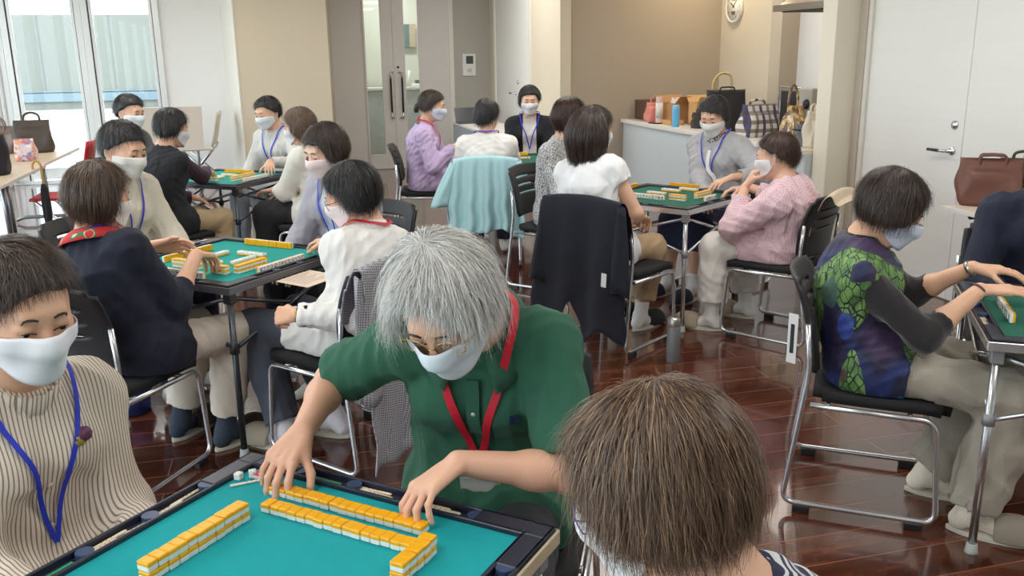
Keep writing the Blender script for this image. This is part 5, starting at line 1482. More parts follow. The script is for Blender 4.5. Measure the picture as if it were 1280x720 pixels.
# --- table three, centre right
SPECK = pattern_mat('speckled grey knit', .9, lambda nt, v: ramp(nt, (lambda n_: (nt.links.new(v, n_.inputs['Vector']), n_.outputs['Fac'])[1])(N(nt, 'ShaderNodeTexNoise', i_Scale=120.0, i_Detail=2.0)), [(.42, (120, 120, 124)), (.52, (196, 196, 196)), (.6, (216, 214, 210))]))
(l15, a15) = side(3, '+y', .66, .06)
person('woman in speckled grey top half hidden behind the white tee woman', (0.39, 5.8, 1.132), a15 - 8, fwd=0.08, head=(10, 58, 0), top=dict(mat=SPECK, name='knit_top', off=.018), bottom=dict(kind='trousers', mat=cloth('black trousers', (26, 26, 30))), hair_=dict(style='bob', mat=H_RED, n=1800, w=.0026, vol=.013, inward=.1), vox=.006, seed=22)
(l16, a16) = side(3, '-x', .66, .02)
person('long haired woman in white tee and beige trousers, seen from behind', (0.442, 4.75, 1.133), 41, loc=(.485, 4.705), head=(10, -16, 0), R=dict(w=tp(3, -.46, -.11, .655), d=td(3, .8, .1, -.25), pole=(.7, -.4, -.6), curl=(30, 40, 20)), top=dict(mat=cloth('white tee', (240, 240, 240), bump=.1), name='tee_shirt', sleeve='cap', off=.020, sr=.022, wr=.006), legs={1: (.13, .31, .10, .25), -1: (-.11, .31, -.1, .29)},
       bottom=dict(kind='trousers', mat=cloth('beige trousers', (184, 156, 122)), wide=1.6, crop=.25), sock=(236, 234, 228), shoes=(34, 34, 38), hair_=dict(style='long', mat=H_DKBR, n=3500, w=.002, vol=.014, wild=.025, inward=.03), lanyard=dict(rgb=(76, 78, 190), w=.009, drop=.28), vox=.005, seed=23)
def x17(i):
    collar(i, pattern_mat('black white print', .8, lambda nt, v: ramp(nt, (lambda n_: (nt.links.new(v, n_.inputs['Vector']), n_.outputs['Fac'])[1])(N(nt, 'ShaderNodeTexNoise', i_Scale=110.0, i_Detail=0.0)), [(.48, (40, 38, 44)), (.52, (224, 220, 214))])), h=.045, r=.066, gap=.1, drop=.01, fold=False, ruffle=.05)
    ring_on(i, 1, .97, .025, .012, 'wrist_band', mat('red wrist band', (206, 52, 60), .6), .004)
    pr = [q for q in i['tprims'] if not getattr(q, 'sub', False)]
    pts, nn = snap(pr, np.array([i['P2'] + i['Fw'] * .15 + i['U'] * z for z in np.linspace(.13, -.12, 12)]), .007)
    b = MB(); b.ribbon(pts, nn, .026, .0016); b.build('placket', mat('white placket', (232, 230, 230), .8), i['root'])
(l17, a17) = side(3, '+x', .66, .0)
person('woman in grey smock with blue lanyard and red wrist band', (1.289, 5.7, 1.129), a17 + 6, fwd=0.12, head=(24, 14, 0), L=dict(w=tp(3, .37, -.235, .785), d=td(3, -.75, .35, -.2), n=(0, 0, -1), curl=(12, 22, 14), pole=(-.8, -.2, -.5)), R=dict(w=tp(3, .40, -.06, .635), d=td(3, -.75, -.35, -.1), pole=(.6, -.5, -.6)),
       legs={1: (.10, .36, .12, .38), -1: (-.09, .36, -.08, .38)}, top=dict(mat=cloth('grey smock', (178, 176, 178)), name='smock', off=.026, sr=.026, sleeve='seven', wr=.006), bottom=dict(kind='skirt', mat=cloth('navy skirt', (30, 36, 66)), len=.35), sock=(238, 234, 232), shoes=(40, 42, 66),
       hair_=dict(style='short', mat=H_BLACK, n=1800, w=.0024, vol=.013), lanyard=dict(rgb=(56, 60, 190), w=.009, drop=.32), mask=(224, 224, 222), vox=.0055, seed=24, extra=x17)
PINK = pattern_mat('pink dotted jacket', .8, lambda nt, v: mixc(nt, math_n(nt, 'LESS_THAN', (lambda n_: (nt.links.new(v, n_.inputs['Vector']), n_.outputs['Distance'])[1])(N(nt, 'ShaderNodeTexVoronoi', i_Scale=95.0, i_Randomness=0.15)), .28), (220, 188, 194), (170, 128, 140)))
(l18, a18) = side(3, '-y', .66, -.02)
person('short haired woman in pink dotted jacket resting her chin on her hand', (1.411, 4.72, .985), -49, loc=(1.475, 4.72), head=(16, 8, 4), L=dict(w=(1.265, 4.765, .815), d=(.45, -.02, .85), n=(.8, -.1, -.4), curl=(35, 60, 40), pole=(-.5, .2, -1)), R=dict(w=tp(3, .22, -.42, .76), d=td(3, -.4, .7, -.1), pole=(.8, -.2, -.5)),
       legs={1: (.14, .31, .17, .28), -1: (-.15, .32, -.17, .32)}, top=dict(mat=PINK, name='jacket', off=.026, sr=.030, sleeve='seven', wr=.008, hemlen=.55), bottom=dict(kind='trousers', mat=cloth('white trousers', (226, 220, 212)), wide=2.6, crop=.22), sock=(238, 234, 228), shoes=(168, 152, 132),
       hair_=dict(style='short', mat=H_RED, n=2200, w=.0022, vol=.012), lanyard=None, mask=(230, 226, 226), vox=.005, seed=25)

# --- table four, right edge
def vest_colours(nt, v):
    m = mapped(nt, v, (1, 1, .55), (.35, .5, .2))
    def nz(sc, det=1.0, off=0.0):
        n_ = N(nt, 'ShaderNodeTexNoise', i_Scale=sc, i_Detail=det); nt.links.new(mapped(nt, m, (1, 1, 1), (off, off, 0)), n_.inputs['Vector']); return n_.outputs['Fac']
    cr = N(nt, 'ShaderNodeTexVoronoi', i_Scale=42.0, feature='DISTANCE_TO_EDGE'); nt.links.new(m, cr.inputs['Vector'])
    crack = math_n(nt, 'LESS_THAN', cr.outputs['Distance'], .055)
    big = N(nt, 'ShaderNodeTexVoronoi', i_Scale=9.0); nt.links.new(m, big.inputs['Vector'])
    ground = ramp(nt, nz(7.0), [(.36, (66, 48, 84)), (.46, (34, 34, 66)), (.56, (30, 48, 108)), (.66, (24, 30, 58))])
    green = mixc(nt, crack, ramp(nt, nz(30.0), [(.35, (78, 116, 64)), (.65, (126, 166, 88))]), (24, 36, 44))
    c1 = mixc(nt, math_n(nt, 'GREATER_THAN', nz(6.5, 0.0, .9), .565), ground, green)
    blobs = math_n(nt, 'LESS_THAN', big.outputs['Distance'], .26)
    bc = ramp(nt, sep(nt, big.outputs['Color'])[0], [(0, (64, 92, 84)), (.3, (36, 120, 170)), (.5, (110, 160, 64)), (.7, (92, 66, 62)), (.85, (44, 70, 150))], 'CONSTANT')
    return mixc(nt, math_n(nt, 'MULTIPLY', blobs, .9), c1, bc)
VEST = pattern_mat('colourful patchwork vest', .6, vest_colours, bump=.4, bscale=250)
def x19(i):
    collar(i, mat('black collar', (26, 26, 44), .8), h=.045, r=.064, gap=.3, drop=.02, fold=False)
    w = ring_on(i, -1, .96, .0255, .012, 'wrist_watch', M_STEEL, .003)
    ring_on(i, 1, .985, .0255, .006, 'bracelet', mat('bead bracelet', (96, 70, 60), .4), .003)
SHEER = cloth('sheer black', (34, 30, 32), sheen=.4, bump=.1)
(l19, a19) = side(4, '+y', .66, -.02)
person('woman in colourful patchwork vest with sheer black sleeves', (1.233, 2.85, 1.025), 110, loc=(1.225, 2.875), head=(30, -4, 0), skin=(228, 180, 148), R=dict(w=tp(4, -.085, .355, .782), d=td(4, .10, -.9, .02), n=(0, .1, -1), curl=(8, 14, 10), spread=2, pole=(.45, -.25, -.85)),
       L=dict(w=tp(4, .155, .345, .800), d=td(4, -.15, -.9, .0), n=(0, 0, -1), curl=(10, 20, 12), pole=(-.5, -.2, -.8)), legs={1: (.17, .42, .19, .33), -1: (-.10, .42, -.06, .22)},
       top=dict(mat=VEST, name='vest', sleeve='none', off=.024, hemlen=.25, inner=dict(mat=SHEER, name='sheer_shirt', sleeve=.35, neckh=.045)), bottom=dict(kind='trousers', mat=cloth('grey linen trousers', (168, 160, 146), bump=.5, bscale=220), wide=2.6, crop=.04, wr=.009),
       sock=(232, 222, 204), shoes=(142, 132, 118), hair_=dict(style='midbob', mat=H_DKBR, n=4500, w=.0016, vol=.013, inward=.1), mask=(212, 222, 238), vox=.0042, tvox=.005, seed=26, extra=x19)
(l20, a20) = side(4, '+x', .72, .06)
person('person in navy sweater cut by the right picture edge', (2.02, 3.3, 1.1), a20, fwd=0.12, head=(20, 0, 0), top=dict(mat=cloth('navy sweater', (26, 31, 52)), name='sweater', off=.022, sr=.022), hair_=dict(style='short', mat=H_DKBR, n=600, w=.003, vol=.012), vox=.007, seed=27)

# ------------------------------------------------------------------ their chairs
def behind(l, a, label, back=.0):
    r = math.radians(a); return chair(l[0] - math.sin(r) * back + 0, l[1] - math.cos(r) * back, a, label)
CH = {}
CHX = {4: (-1.477, 3.089, 17.5), 7: (-.655, 3.33, 306), 16: (.575, 4.67, 41), 18: (1.46, 4.74, 311), 19: (1.254, 2.88, 111)}
for k_, nm in ((4, 'with silver frame under the navy cardigan woman'), (7, 'under the white shirt woman, grey jacket over its back'), (12, 'under the lilac shirt woman'), (13, 'covered by the mint shirt'), (16, 'covered by the navy jacket'),
               (18, 'with silver frame under the pink jacket woman'), (19, 'with silver frame under the patchwork vest woman'), (8, 'under the charcoal vest woman'), (5, 'under the cream jacket person'), (6, 'under the grey cardigan woman'),
               (1, 'behind the green polo woman'), (3, 'under the striped blouse woman'), (2, 'under the foreground brown haired woman'), (9, 'under the person by the window'), (10, 'under the pale grey blouse woman'), (11, 'under the ivory shirt woman'),
               (14, 'under the black cardigan woman'), (15, 'under the speckled top woman'), (17, 'under the grey smock woman'), (20, 'under the navy sweater person at the picture edge')):
    l_, a_ = SEATS[k_ - 1]
    nm = 'black chair ' + nm
    CH[k_] = chair(*CHX[k_], nm) if k_ in CHX else behind(l_, a_, nm)
# ------------------------------------------------------------------ clothes hung over the chairs
def drape(ch, name, label, cat, m, w0, w1, z_end, folds, amp, seed, sleeves=1, zs=.45, split=0.0, slen=.30, sout=.07, hem=.03, tag_label=False, lift=0.0):
    t = thing(name, label, cat, tuple(ch.location), ch.rotation_euler[2])
    rg = np.random.default_rng(seed); ph = rg.uniform(0, 6, 6)
    path = bezier_pts([(0, -.225, .60), (0, -.245, .70), (0, -.285, .805), (0, -.325, .836), (0, -.352, .80), (0, -.356, .80 + (z_end - .80) * .33), (0, -.362, .80 + (z_end - .80) * .66), (0, -.372, z_end)], 6)
    n = len(path); nu = 44
    def fn(u, v):
        k = min(int(v * (n - 1) + .5), n - 1); p = path[k]
        tb = max(0, (k - n * .55) / (n * .45))          # down the back
        x = -1 + 2 * u
        w = w0 + (w1 - w0) * tb ** .8
        fo = math.sin(x * folds + ph[0] + .8 * math.sin(x * 2.3 + ph[1]) + tb * .6) * .7 + .4 * math.sin(x * folds * 2.1 + ph[2] + tb)
        y = p[1] - amp * fo * (.12 + tb) - .03 * tb * (1 - x * x)
        z = p[2] - .022 * x * x * (1 if k > n * .2 else 0)
        if tb > .3: z -= hem * (math.sin(x * 4.3 + ph[3]) + .5 * math.sin(x * 9 + ph[4])) * tb
        if split and tb > 0: z += split * tb * max(0, 1 - abs(x + .1) * 3.0)
        return (x * w * .5 + amp * .4 * math.sin(z * 30 + ph[5]) * tb, y, z)
    o = grid_panel('garment_body', fn, nu, n - 1, None, .005, m, t)
    for s in ((1, -1) if sleeves else ()):
        b = MB(); rings = []
        for k in range(13):
            q = k / 12; c = Vector((s * (w0 * .5 - .01 + sout * q), -.335 - .03 * q, .79 - slen * q))
            rx, ry = .030 + .030 * q, .018 + .014 * q
            rings.append([c + Vector((math.cos(a_) * rx * (1 + .10 * math.sin(3 * a_ + 5 * q + seed)), math.sin(a_) * ry * (1 + .2 * math.sin(4 * a_ + 3 * q)), .012 * math.sin(a_ * 2 + seed))) for a_ in np.linspace(0, 2 * PI, 21)[:-1]])
        b.loft(rings); b.build('sleeve', m, t)
    if tag_label:
        b = MB(); b.box(.165, .195, -.425, -.423, .42, .49, .0005, M=Matrix.Rotation(.05, 4, 'Y')); b.build('care_label', mat('label white', (236, 236, 232), .8), t)
    return t
MINT = cloth('mint cotton', (186, 228, 232), bump=.4, bscale=250, var=.06)
NAVYJ = cloth('navy jersey', (20, 23, 36), bump=.3)
HOUND = pattern_mat('grey houndstooth', .9, lambda nt, v: mixc(nt, (lambda n_: (nt.links.new(mapped(nt, v, (1, .3, 1), (0, .6, 0)), n_.inputs['Vector']), n_.outputs['Fac'])[1])(N(nt, 'ShaderNodeTexChecker', i_Scale=160.0)), (176, 174, 180), (112, 112, 120)))
drape(CH[13], 'mint_shirt', 'pale mint gathered shirt draped over a chair back', 'shirt', MINT, .46, .56, .30, 13, .030, 3, slen=.30, sout=.12, hem=.025)
drape(CH[16], 'navy_jacket', 'navy jacket with white label hung over a chair back', 'jacket', NAVYJ, .48, .60, .12, 4, .024, 5, slen=.42, sout=.03, hem=.05, split=.22, tag_label=True)
drape(CH[7], 'houndstooth_jacket', 'grey houndstooth jacket hung over the chair of the white shirt woman', 'jacket', HOUND, .47, .50, .12, 6, .026, 8, slen=.44, sout=.02, hem=.04)
drape(CH[18], 'beige_scarf', 'folded beige scarf laid over the chair back behind the pink jacket', 'scarf', cloth('beige scarf', (206, 188, 160)), .32, .32, .79, 3, .002, 9, sleeves=0, hem=.002)
LM = Matrix.Translation((.205, -.262, .60)) @ Matrix.Rotation(1.05, 4, 'Z')
b = MB(); b.box(-.036, 0, 0, .002, -.085, .085, .0005, M=LM); b.build('paper_label', mat('label white', (236, 236, 232), .8), CH[19])
b = MB(); b.box(-.025, -.011, -.001, .003, -.050, .050, M=LM); b.build('print', mat('label print', (40, 42, 48), .6), bpy.data.objects['paper_label'])
bpy.data.objects['print'].parent = CH[19]
b = MB(); b.box(.195, .215, -.36, -.358, .70, .79, .0005); b.build('paper_label', mat('label white', (236, 236, 232), .8), CH[18])

# ------------------------------------------------------------------ small chairs by the windows
def cafe_chair(label, loc, rz, m, w=.42):
    t = thing('cafe_chair', label, 'chair', loc, rz)
    def seat(u, v): return ((-.5 + u) * w, -.19 + .40 * v, .44 - .012 * math.sin(PI * u) * math.sin(PI * v))
    grid_panel('seat', seat, 8, 8, None, .02, m, t)
    def back(u, v):
        x = (-.5 + u) * w; return (x * (1 - .08 * v), -.20 - .10 * v + .03 * (2 * x / w) ** 2, .47 + .42 * v)
    grid_panel('backrest', back, 10, 8, None, .014, m, t)
    for s in (1, -1):
        b = MB(); b.tube(rounded([(s * w * .46, -.21, .50), (s * w * .46, -.16, .42), (s * w * .48, .19, .02)], .04), .011, 8); b.build('leg', M_CHROME, t)
        b = MB(); b.tube([(s * w * .46, .17, .425), (s * w * .48, -.24, .02)], .011, 8); b.build('leg', M_CHROME, t)
    b = MB(); b.tube([(-w * .46, 0, .42), (w * .46, 0, .42)], .009, 8); b.build('crossbar', M_CHROME, t)
    return t
cafe_chair('red chair with crossed silver legs beside the left desk', (-3.72, 7.35, 0), PI / 2 + .25, mat('red shell', (186, 36, 44), .4, var=.03))
cafe_chair('cream plastic chair in the far corner by the white wall', (-3.90, 11.25, 0), PI / 2 + .2, mat('cream shell', (224, 216, 196), .45, var=.02))

# ------------------------------------------------------------------ bags and things on desks and counter
def bag(name, label, cat, loc, rz, w, d, h, m, group=None, taper=.88, slouch=.02, handles=None, hm=None, hh=.14, hr=.008, seed=1, top=True, flap=None, topd=.35):
    """soft bag: pinched mouth, bulging sides, optional pair of handles"""
    t = thing(name, label, cat, loc, rz, group)
    b = MB(); rg = np.random.default_rng(seed); f = rg.uniform(0, 6, 8)
    rings = []
    n = 40
    for k in range(13):
        q = k / 12
        ww = w * .5 * (1 + (taper - 1) * q) * (1 - .10 * (1 - min(1, q * 6)) ** 2); dd = d * .5 * ((1 - q ** 2.0) + topd * q ** 2.0) * (1 + .15 * math.sin(PI * min(1, q * 1.3)))
        ring = []
        for i in range(n):
            a_ = 2 * PI * i / n; c, s = math.cos(a_), math.sin(a_)
            x = math.copysign(abs(c) ** .45, c) * ww; y = math.copysign(abs(s) ** .6, s) * dd
            wob = slouch * (math.sin(3 * a_ + f[0] + 4 * q) + .6 * math.sin(5 * a_ + f[1] - 6 * q)) * math.sin(PI * min(1, q * 1.05)) * .5
            ring.append(Vector((x + wob * c, y + wob * s, h * q - (slouch * (1 - c * c) * (1 if q > .8 else 0)))))
        rings.append(ring)
    # rolled mouth going back inside
    for q, e in ((1.0, .93), (.9, .85), (.6, .7)):
        rings.append([Vector((v.x * e, v.y * e * .8, h * q - .004)) for v in rings[12]])
    b.loft(rings); b.build('body', m, t)
    for s in (handles or ()):
        b = MB(); y0 = s * d * .5 * topd
        b.tube(bezier_pts([(-w * .20, y0, h * .80), (-w * .19, y0 * 1.1, h + hh * .45), (-w * .07, y0 * 1.2, h + hh), (w * .07, y0 * 1.2, h + hh), (w * .19, y0 * 1.1, h + hh * .45), (w * .20, y0, h * .80)], 6), hr, 8); b.build('handle', hm or m, t)
    return t
def leather(name, rgb): return mat(name, rgb, .45, var=.06, vscale=10, bump=.25, bscale=180)
ZD = .701
G_ = None
bag('shoulder_bag', 'dark brown shoulder bag standing on the far left desk', 'bag', rp(-2.20, 9.20, ZD), RZ + .1, .34, .15, .30, leather('dark brown leather', (74, 62, 54)), handles=(1,), hh=.06, hr=.010, seed=2)
bag('hand_bag', 'grey brown satin bag with gathered top on the far left desk', 'bag', rp(-2.50, 9.25, ZD), RZ, .30, .16, .25, mat('grey brown satin', (128, 112, 102), .3, var=.1, bump=.2, bscale=60), handles=(1, -1), hh=.07, slouch=.035, seed=3)
FLOR = pattern_mat('floral print', .8, lambda nt, v: ramp(nt, (lambda n_: (nt.links.new(v, n_.inputs['Vector']), sep(nt, n_.outputs['Color'])[0])[1])(N(nt, 'ShaderNodeTexVoronoi', i_Scale=38.0)), [(0, (214, 196, 200)), (.35, (226, 214, 214)), (.55, (196, 120, 140)), (.72, (150, 140, 170)), (.86, (226, 160, 120))], 'CONSTANT'))
bag('pouch', 'small floral print pouch between the dark bags on the left desk', 'bag', rp(-2.10, 8.45, ZD), RZ, .17, .10, .19, FLOR, slouch=.02, seed=4)
bag('backpack', 'black backpack at the left picture edge on the near desk', 'bag', rp(-2.10, 7.45, ZD), RZ, .26, .18, .30, cloth('black nylon', (28, 28, 34), bump=.2), handles=(1,), hh=.03, seed=5, topd=.6)
# umbrella hooked on the desk edge
t = thing('umbrella', 'folded black umbrella with tan crook handle hooked on the left desk edge', 'umbrella', rp(-1.835, 7.75), RZ)
b = MB(); b.tube(bezier_pts([(-.055, 0, .70), (-.055, 0, .735), (-.030, 0, .765), (.0, 0, .74), (.004, 0, .68), (.004, 0, .58)], 6), .0095, 10); b.build('handle', mat('tan crook', (198, 160, 92), .35), t)
b = MB()
rings = []
for k in range(14):
    q = k / 13; r_ = .012 + .026 * math.sin(PI * min(1, q * 1.25)) ** .7 * (1 - .55 * q)
    rings.append([Vector((.004 + r_ * (1 + .18 * math.cos(6 * a_ + q * 5)) * math.cos(a_), r_ * (1 + .18 * math.cos(6 * a_ + q * 5)) * math.sin(a_), .58 - .50 * q)) for a_ in np.linspace(0, 2 * PI, 25)[:-1]])
b.loft(rings); b.build('canopy', cloth('umbrella black', (34, 32, 38), bump=.1), t)
b = MB(); b.tube([(.004, 0, .60), (.004, 0, .03)], .004, 8); b.tube([(.004, 0, .08), (.004, 0, .03)], [.006, .004], 8); b.build('shaft', M_STEEL, t)
# right desk
bag('tote_bag', 'brown leather tote bag on the desk by the right wall', 'bag', rp(3.68, 3.95, ZD), -.40, .31, .13, .255, leather('brown leather', (112, 72, 60)), handles=(1, -1), hh=.015, hr=.007, seed=6, taper=1.02, slouch=.025)
bag('canvas_bag', 'dark olive bag standing close behind the brown tote at the wall', 'bag', rp(3.865, 3.93, ZD), -.40, .26, .08, .25, cloth('olive canvas', (74, 78, 50)), handles=(1,), hh=.03, seed=7)
t = thing('pencil_case', 'flat black pouch lying in front of the brown tote', 'pouch', rp(3.56, 3.73, ZD), RZ + PI / 2)
b = MB(); b.box(-.10, .10, -.04, .04, 0, .028, .012, seg=3); b.build('body', M_BLACK, t)
b = MB(); b.tube([(-.09, 0, .030), (.09, 0, .030)], .003, 6); b.build('zip', mat('zip metal', (120, 112, 98), .35, metal=.8), t)
# desk by the side wall
t = thing('tablet', 'dark tablet leaning on the desk behind the lilac shirt woman', 'tablet', rp(2.33, 11.2, .701), RZ)
b = MB(); M_ = Matrix.Rotation(math.radians(62), 4, 'X'); b.box(-.14, .14, 0, .20, 0, .010, .003, M=M_); b.build('screen', mat('tablet dark', (58, 58, 62), .25), t)
b = MB(); b.box(-.15, .22, -.24, -.01, 0, .012, .003); b.build('keyboard', mat('tablet keys', (74, 72, 72), .5), t)
t = thing('pump_bottle', 'clear pump bottle on the desk beside the black cardigan woman', 'bottle', rp(2.42, 10.3, .701), RZ)
b = MB(); b.lathe([(0, 0), (.034, 0), (.036, .01), (.036, .12), (.026, .15), (.013, .16), (.013, .17), (0, .17)], seg=20); b.build('body', clear_mat(), t)
b = MB(); b.lathe([(0, .17), (.016, .17), (.016, .19), (.005, .192), (.005, .215), (0, .215)], seg=14); b.tube([(0, 0, .212), (-.04, 0, .208)], .005, 8); b.build('pump', mat('pump white', (226, 226, 226), .4), t)

# --- kitchen counter
ZC = .826
def on(a, b_): return rp(a, b_, ZC)
t = thing('serving_tray', 'long dark tray of small bottles at the far end of the counter', 'tray', on(3.95, 9.05), RZ)
b = MB(); b.box(-.14, .14, -.20, .20, 0, .02, .004); b.box(-.14, -.125, -.20, .20, .02, .19); b.box(.125, .14, -.20, .20, .02, .19); b.box(-.14, .14, .185, .20, .02, .19); b.box(-.145, .145, -.205, .205, .19, .205, .003); b.build('rack', mat('dark wood tray', (92, 66, 52), .5, var=.1), t)
for k, (rgb, x, y) in enumerate((((150, 178, 196), -.07, -.10), ((176, 186, 178), -.02, -.02), ((120, 60, 56), .04, -.10), ((170, 190, 210), -.07, .06), ((88, 80, 78), .05, .05))):
    p_ = on(3.95, 9.05); o = thing('jar', ('pale blue', 'pale green', 'dark red', 'sky blue', 'dark grey')[k] + ' jar standing in the dark tray on the counter', 'jar', (p_[0] + x, p_[1] + y, ZC + .021), 0)
    b = MB(); b.lathe([(0, 0), (.034, 0), (.036, .01), (.036, .09), (.028, .105), (0, .105)], seg=16); b.build('body', mat('jar %d' % k, rgb, .3), o)
    b = MB(); b.lathe([(0, .105), (.030, .105), (.030, .128), (0, .13)], seg=16); b.build('lid', mat('jar lid', (206, 200, 190), .4), o)
bag('gift_bag', 'coral pink bag on the counter next to the carton', 'bag', on(3.86, 8.80), RZ, .24, .14, .20, mat('coral pink', (220, 132, 120), .5, var=.15, vscale=18), handles=(1,), hh=.05, seed=9)
t = thing('paper_roll', 'upright white and pink roll beside the coral pink bag', 'roll', on(3.80, 8.58), RZ)
b = MB(); b.lathe([(.012, 0), (.036, 0), (.036, .26), (.012, .26), (.012, 0)], seg=20, mis=[0, 0, 0, 0]); b.build('roll', mat('pinkish paper', (226, 196, 188), .6, var=.05), t)
b = MB(); b.lathe([(.0362, .05), (.0372, .05), (.0372, .2), (.0362, .2)], seg=20); b.build('band', mat('white wrap', (232, 226, 218), .5), t)
def carton(label, loc, rz, w, d, h, flaps=True, m=mat('cardboard', (182, 138, 92), .8, var=.06, bump=.1)):
    t = thing('cardboard_box', label, 'box', loc, rz)
    b = MB()
    for q in ((-w / 2, w / 2, -d / 2, -d / 2 + .005, 0, h), (-w / 2, w / 2, d / 2 - .005, d / 2, 0, h), (-w / 2, -w / 2 + .005, -d / 2, d / 2, 0, h), (w / 2 - .005, w / 2, -d / 2, d / 2, 0, h), (-w / 2, w / 2, -d / 2, d / 2, 0, .006)): b.box(*q)
    b.build('body', m, t)
    if flaps:
        for s in (1, -1):
            b = MB(); b.box(-w / 2, w / 2, 0, d * .42, -.003, .002, M=Matrix.Translation((0, s * d / 2, h)) @ (Matrix.Rotation(PI, 4, 'Z') if s < 0 else Matrix.Identity(4)) @ Matrix.Rotation(.7, 4, 'X')); b.build('flap', m, t)
    return t
carton('open brown carton on the counter with a red and white bag inside', on(4.02, 8.55), RZ + .15, .30, .26, .20)
bag('plastic_bag', 'white plastic bag with red print poking out of the brown carton', 'bag', (*on(4.02, 8.55)[:2], ZC + .02), RZ, .22, .16, .235, pattern_mat('red white plastic', .35, lambda nt, v: ramp(nt, (lambda n_: (nt.links.new(v, n_.inputs['Vector']), n_.outputs['Fac'])[1])(N(nt, 'ShaderNodeTexNoise', i_Scale=16.0)), [(.48, (232, 228, 222)), (.54, (206, 60, 60)), (.62, (230, 226, 220))])), slouch=.04, seed=11)
carton('second carton of lighter board behind the blue flask', on(4.10, 8.15), RZ - .1, .26, .24, .215, m=mat('cardboard light', (206, 160, 104), .8, var=.05))
carton('low wooden coloured tray box in front of the cartons', on(3.84, 8.33), RZ, .14, .22, .045, False, mat('cardboard light', (206, 160, 104), .8, var=.05))
t = thing('mobile_phone', 'black phone lying flat on the counter by the low tray', 'phone', on(3.73, 8.50), RZ + .2)
b = MB(); b.box(-.04, .04, -.08, .08, 0, .010, .004, seg=2); b.build('body', M_BLACKP, t)
b = MB(); b.box(-.036, .036, -.074, .074, .0102, .0108); b.build('screen', mat('phone glass', (30, 32, 36), .08), t)
def flask(label, loc, r, h, body, cap, capm=None):
    t = thing('flask', label, 'bottle', loc)
    b = MB(); b.lathe([(0, 0), (r * .95, 0), (r, .006), (r, h * .80), (r * .96, h * .81), (0, h * .81)], seg=28); b.build('body', body, t)
    b = MB(); b.lathe([(0, h * .81), (r * .93, h * .81), (r * .95, h * .83), (r * .95, h * .96), (r * .85, h), (0, h)], seg=28); b.build('cap', capm or cap, t)
    return t
flask('sky blue flask standing on the kitchen counter', on(3.74, 8.05), .036, .205, mat('sky blue enamel', (100, 176, 222), .35, var=.02), mat('sky blue cap', (128, 196, 232), .35, var=.02))
bag('pouch_bag', 'small dark grey bag slumped behind the blue flask', 'bag', on(3.90, 7.82), RZ, .20, .14, .15, cloth('dark grey nylon', (62, 58, 54)), handles=(1,), hh=.03, seed=12, slouch=.03)
HB = bag('hand_bag', 'large black handbag with twisted gold handle on the counter', 'bag', on(3.93, 7.42), RZ - .1, .34, .15, .37, leather('black leather', (30, 29, 32)), handles=(-1,), hh=.02, hr=.007, seed=13, taper=1.06, slouch=.015)
b = MB()
pts = bezier_pts([(-.11, .03, .33), (-.11, .03, .43), (-.06, .03, .50), (0, .03, .51), (.05, .03, .48), (.06, .03, .40), (.06, .03, .34)], 8)
for k in range(0, len(pts) - 1): 
    b.lathe([(0, -.013), (.012, -.006), (.012, .006), (0, .013)], seg=8, M=Matrix.Translation(pts[k]) @ Matrix.Rotation(k * .6, 4, 'X') @ Matrix.Rotation(.6, 4, 'Y'))
b.build('chain_handle', mat('gold and bone links', (206, 180, 130), .3, metal=.5, var=.25, vscale=30), HB)
PLAID = pattern_mat('blue brown plaid', .8, lambda nt, v: (lambda s_: mixc(nt, math_n(nt, 'MULTIPLY', math_n(nt, 'GREATER_THAN', math_n(nt, 'FRACT', math_n(nt, 'MULTIPLY', s_[2], 14.0)), .55), .75), mixc(nt, math_n(nt, 'MULTIPLY', math_n(nt, 'GREATER_THAN', math_n(nt, 'FRACT', math_n(nt, 'MULTIPLY', s_[0], 14.0)), .6), .7), mixc(nt, math_n(nt, 'GREATER_THAN', math_n(nt, 'FRACT', math_n(nt, 'MULTIPLY', s_[0], 7.0)), .8), (222, 214, 206), (90, 104, 170)), (70, 58, 58)), (84, 70, 68)))(sep(nt, v)))
bag('tote_bag', 'brown and blue plaid cloth tote on the counter', 'bag', on(3.93, 6.82), RZ + .15, .38, .17, .27, PLAID, handles=(1,), hh=.03, hr=.011, seed=14, slouch=.03)
t = thing('lunch_box', 'small black box behind the plaid tote', 'box', on(4.10, 6.55), RZ)
b = MB(); b.box(-.06, .06, -.08, .08, 0, .16, .008, seg=2); b.build('body', M_BLACKP, t)
b = MB(); b.box(-.062, .062, -.082, .082, .162, .20, .008, seg=2); b.build('lid', mat('lid dark', (52, 50, 50), .4), t)
GOLD = pattern_mat('gold brown scale print', .5, lambda nt, v: ramp(nt, (lambda n_: (nt.links.new(mapped(nt, v, (1, 1, .7)), n_.inputs['Vector']), sep(nt, n_.outputs['Color'])[0])[1])(N(nt, 'ShaderNodeTexVoronoi', i_Scale=46.0)), [(0, (196, 166, 110)), (.3, (120, 88, 50)), (.5, (226, 206, 170)), (.66, (150, 120, 90)), (.8, (90, 74, 90)), (.9, (190, 130, 70))], 'CONSTANT'))
bag('hand_bag', 'gold and brown patterned bag with peaked top on the counter', 'bag', on(3.90, 6.23), RZ + .3, .26, .14, .29, GOLD, handles=(1,), hh=.14, hr=.010, seed=15, taper=.45)
t = thing('cooking_pot', 'tall dark grey pot on the counter by the pillar', 'pot', on(3.86, 5.98), RZ)
b = MB(); b.lathe([(0, 0), (.075, 0), (.082, .01), (.085, .15), (.088, .155), (.083, .158), (.079, .15), (.076, .012), (0, .012)], seg=28); b.build('body', mat('grey enamel', (104, 112, 118), .4, var=.04), t)
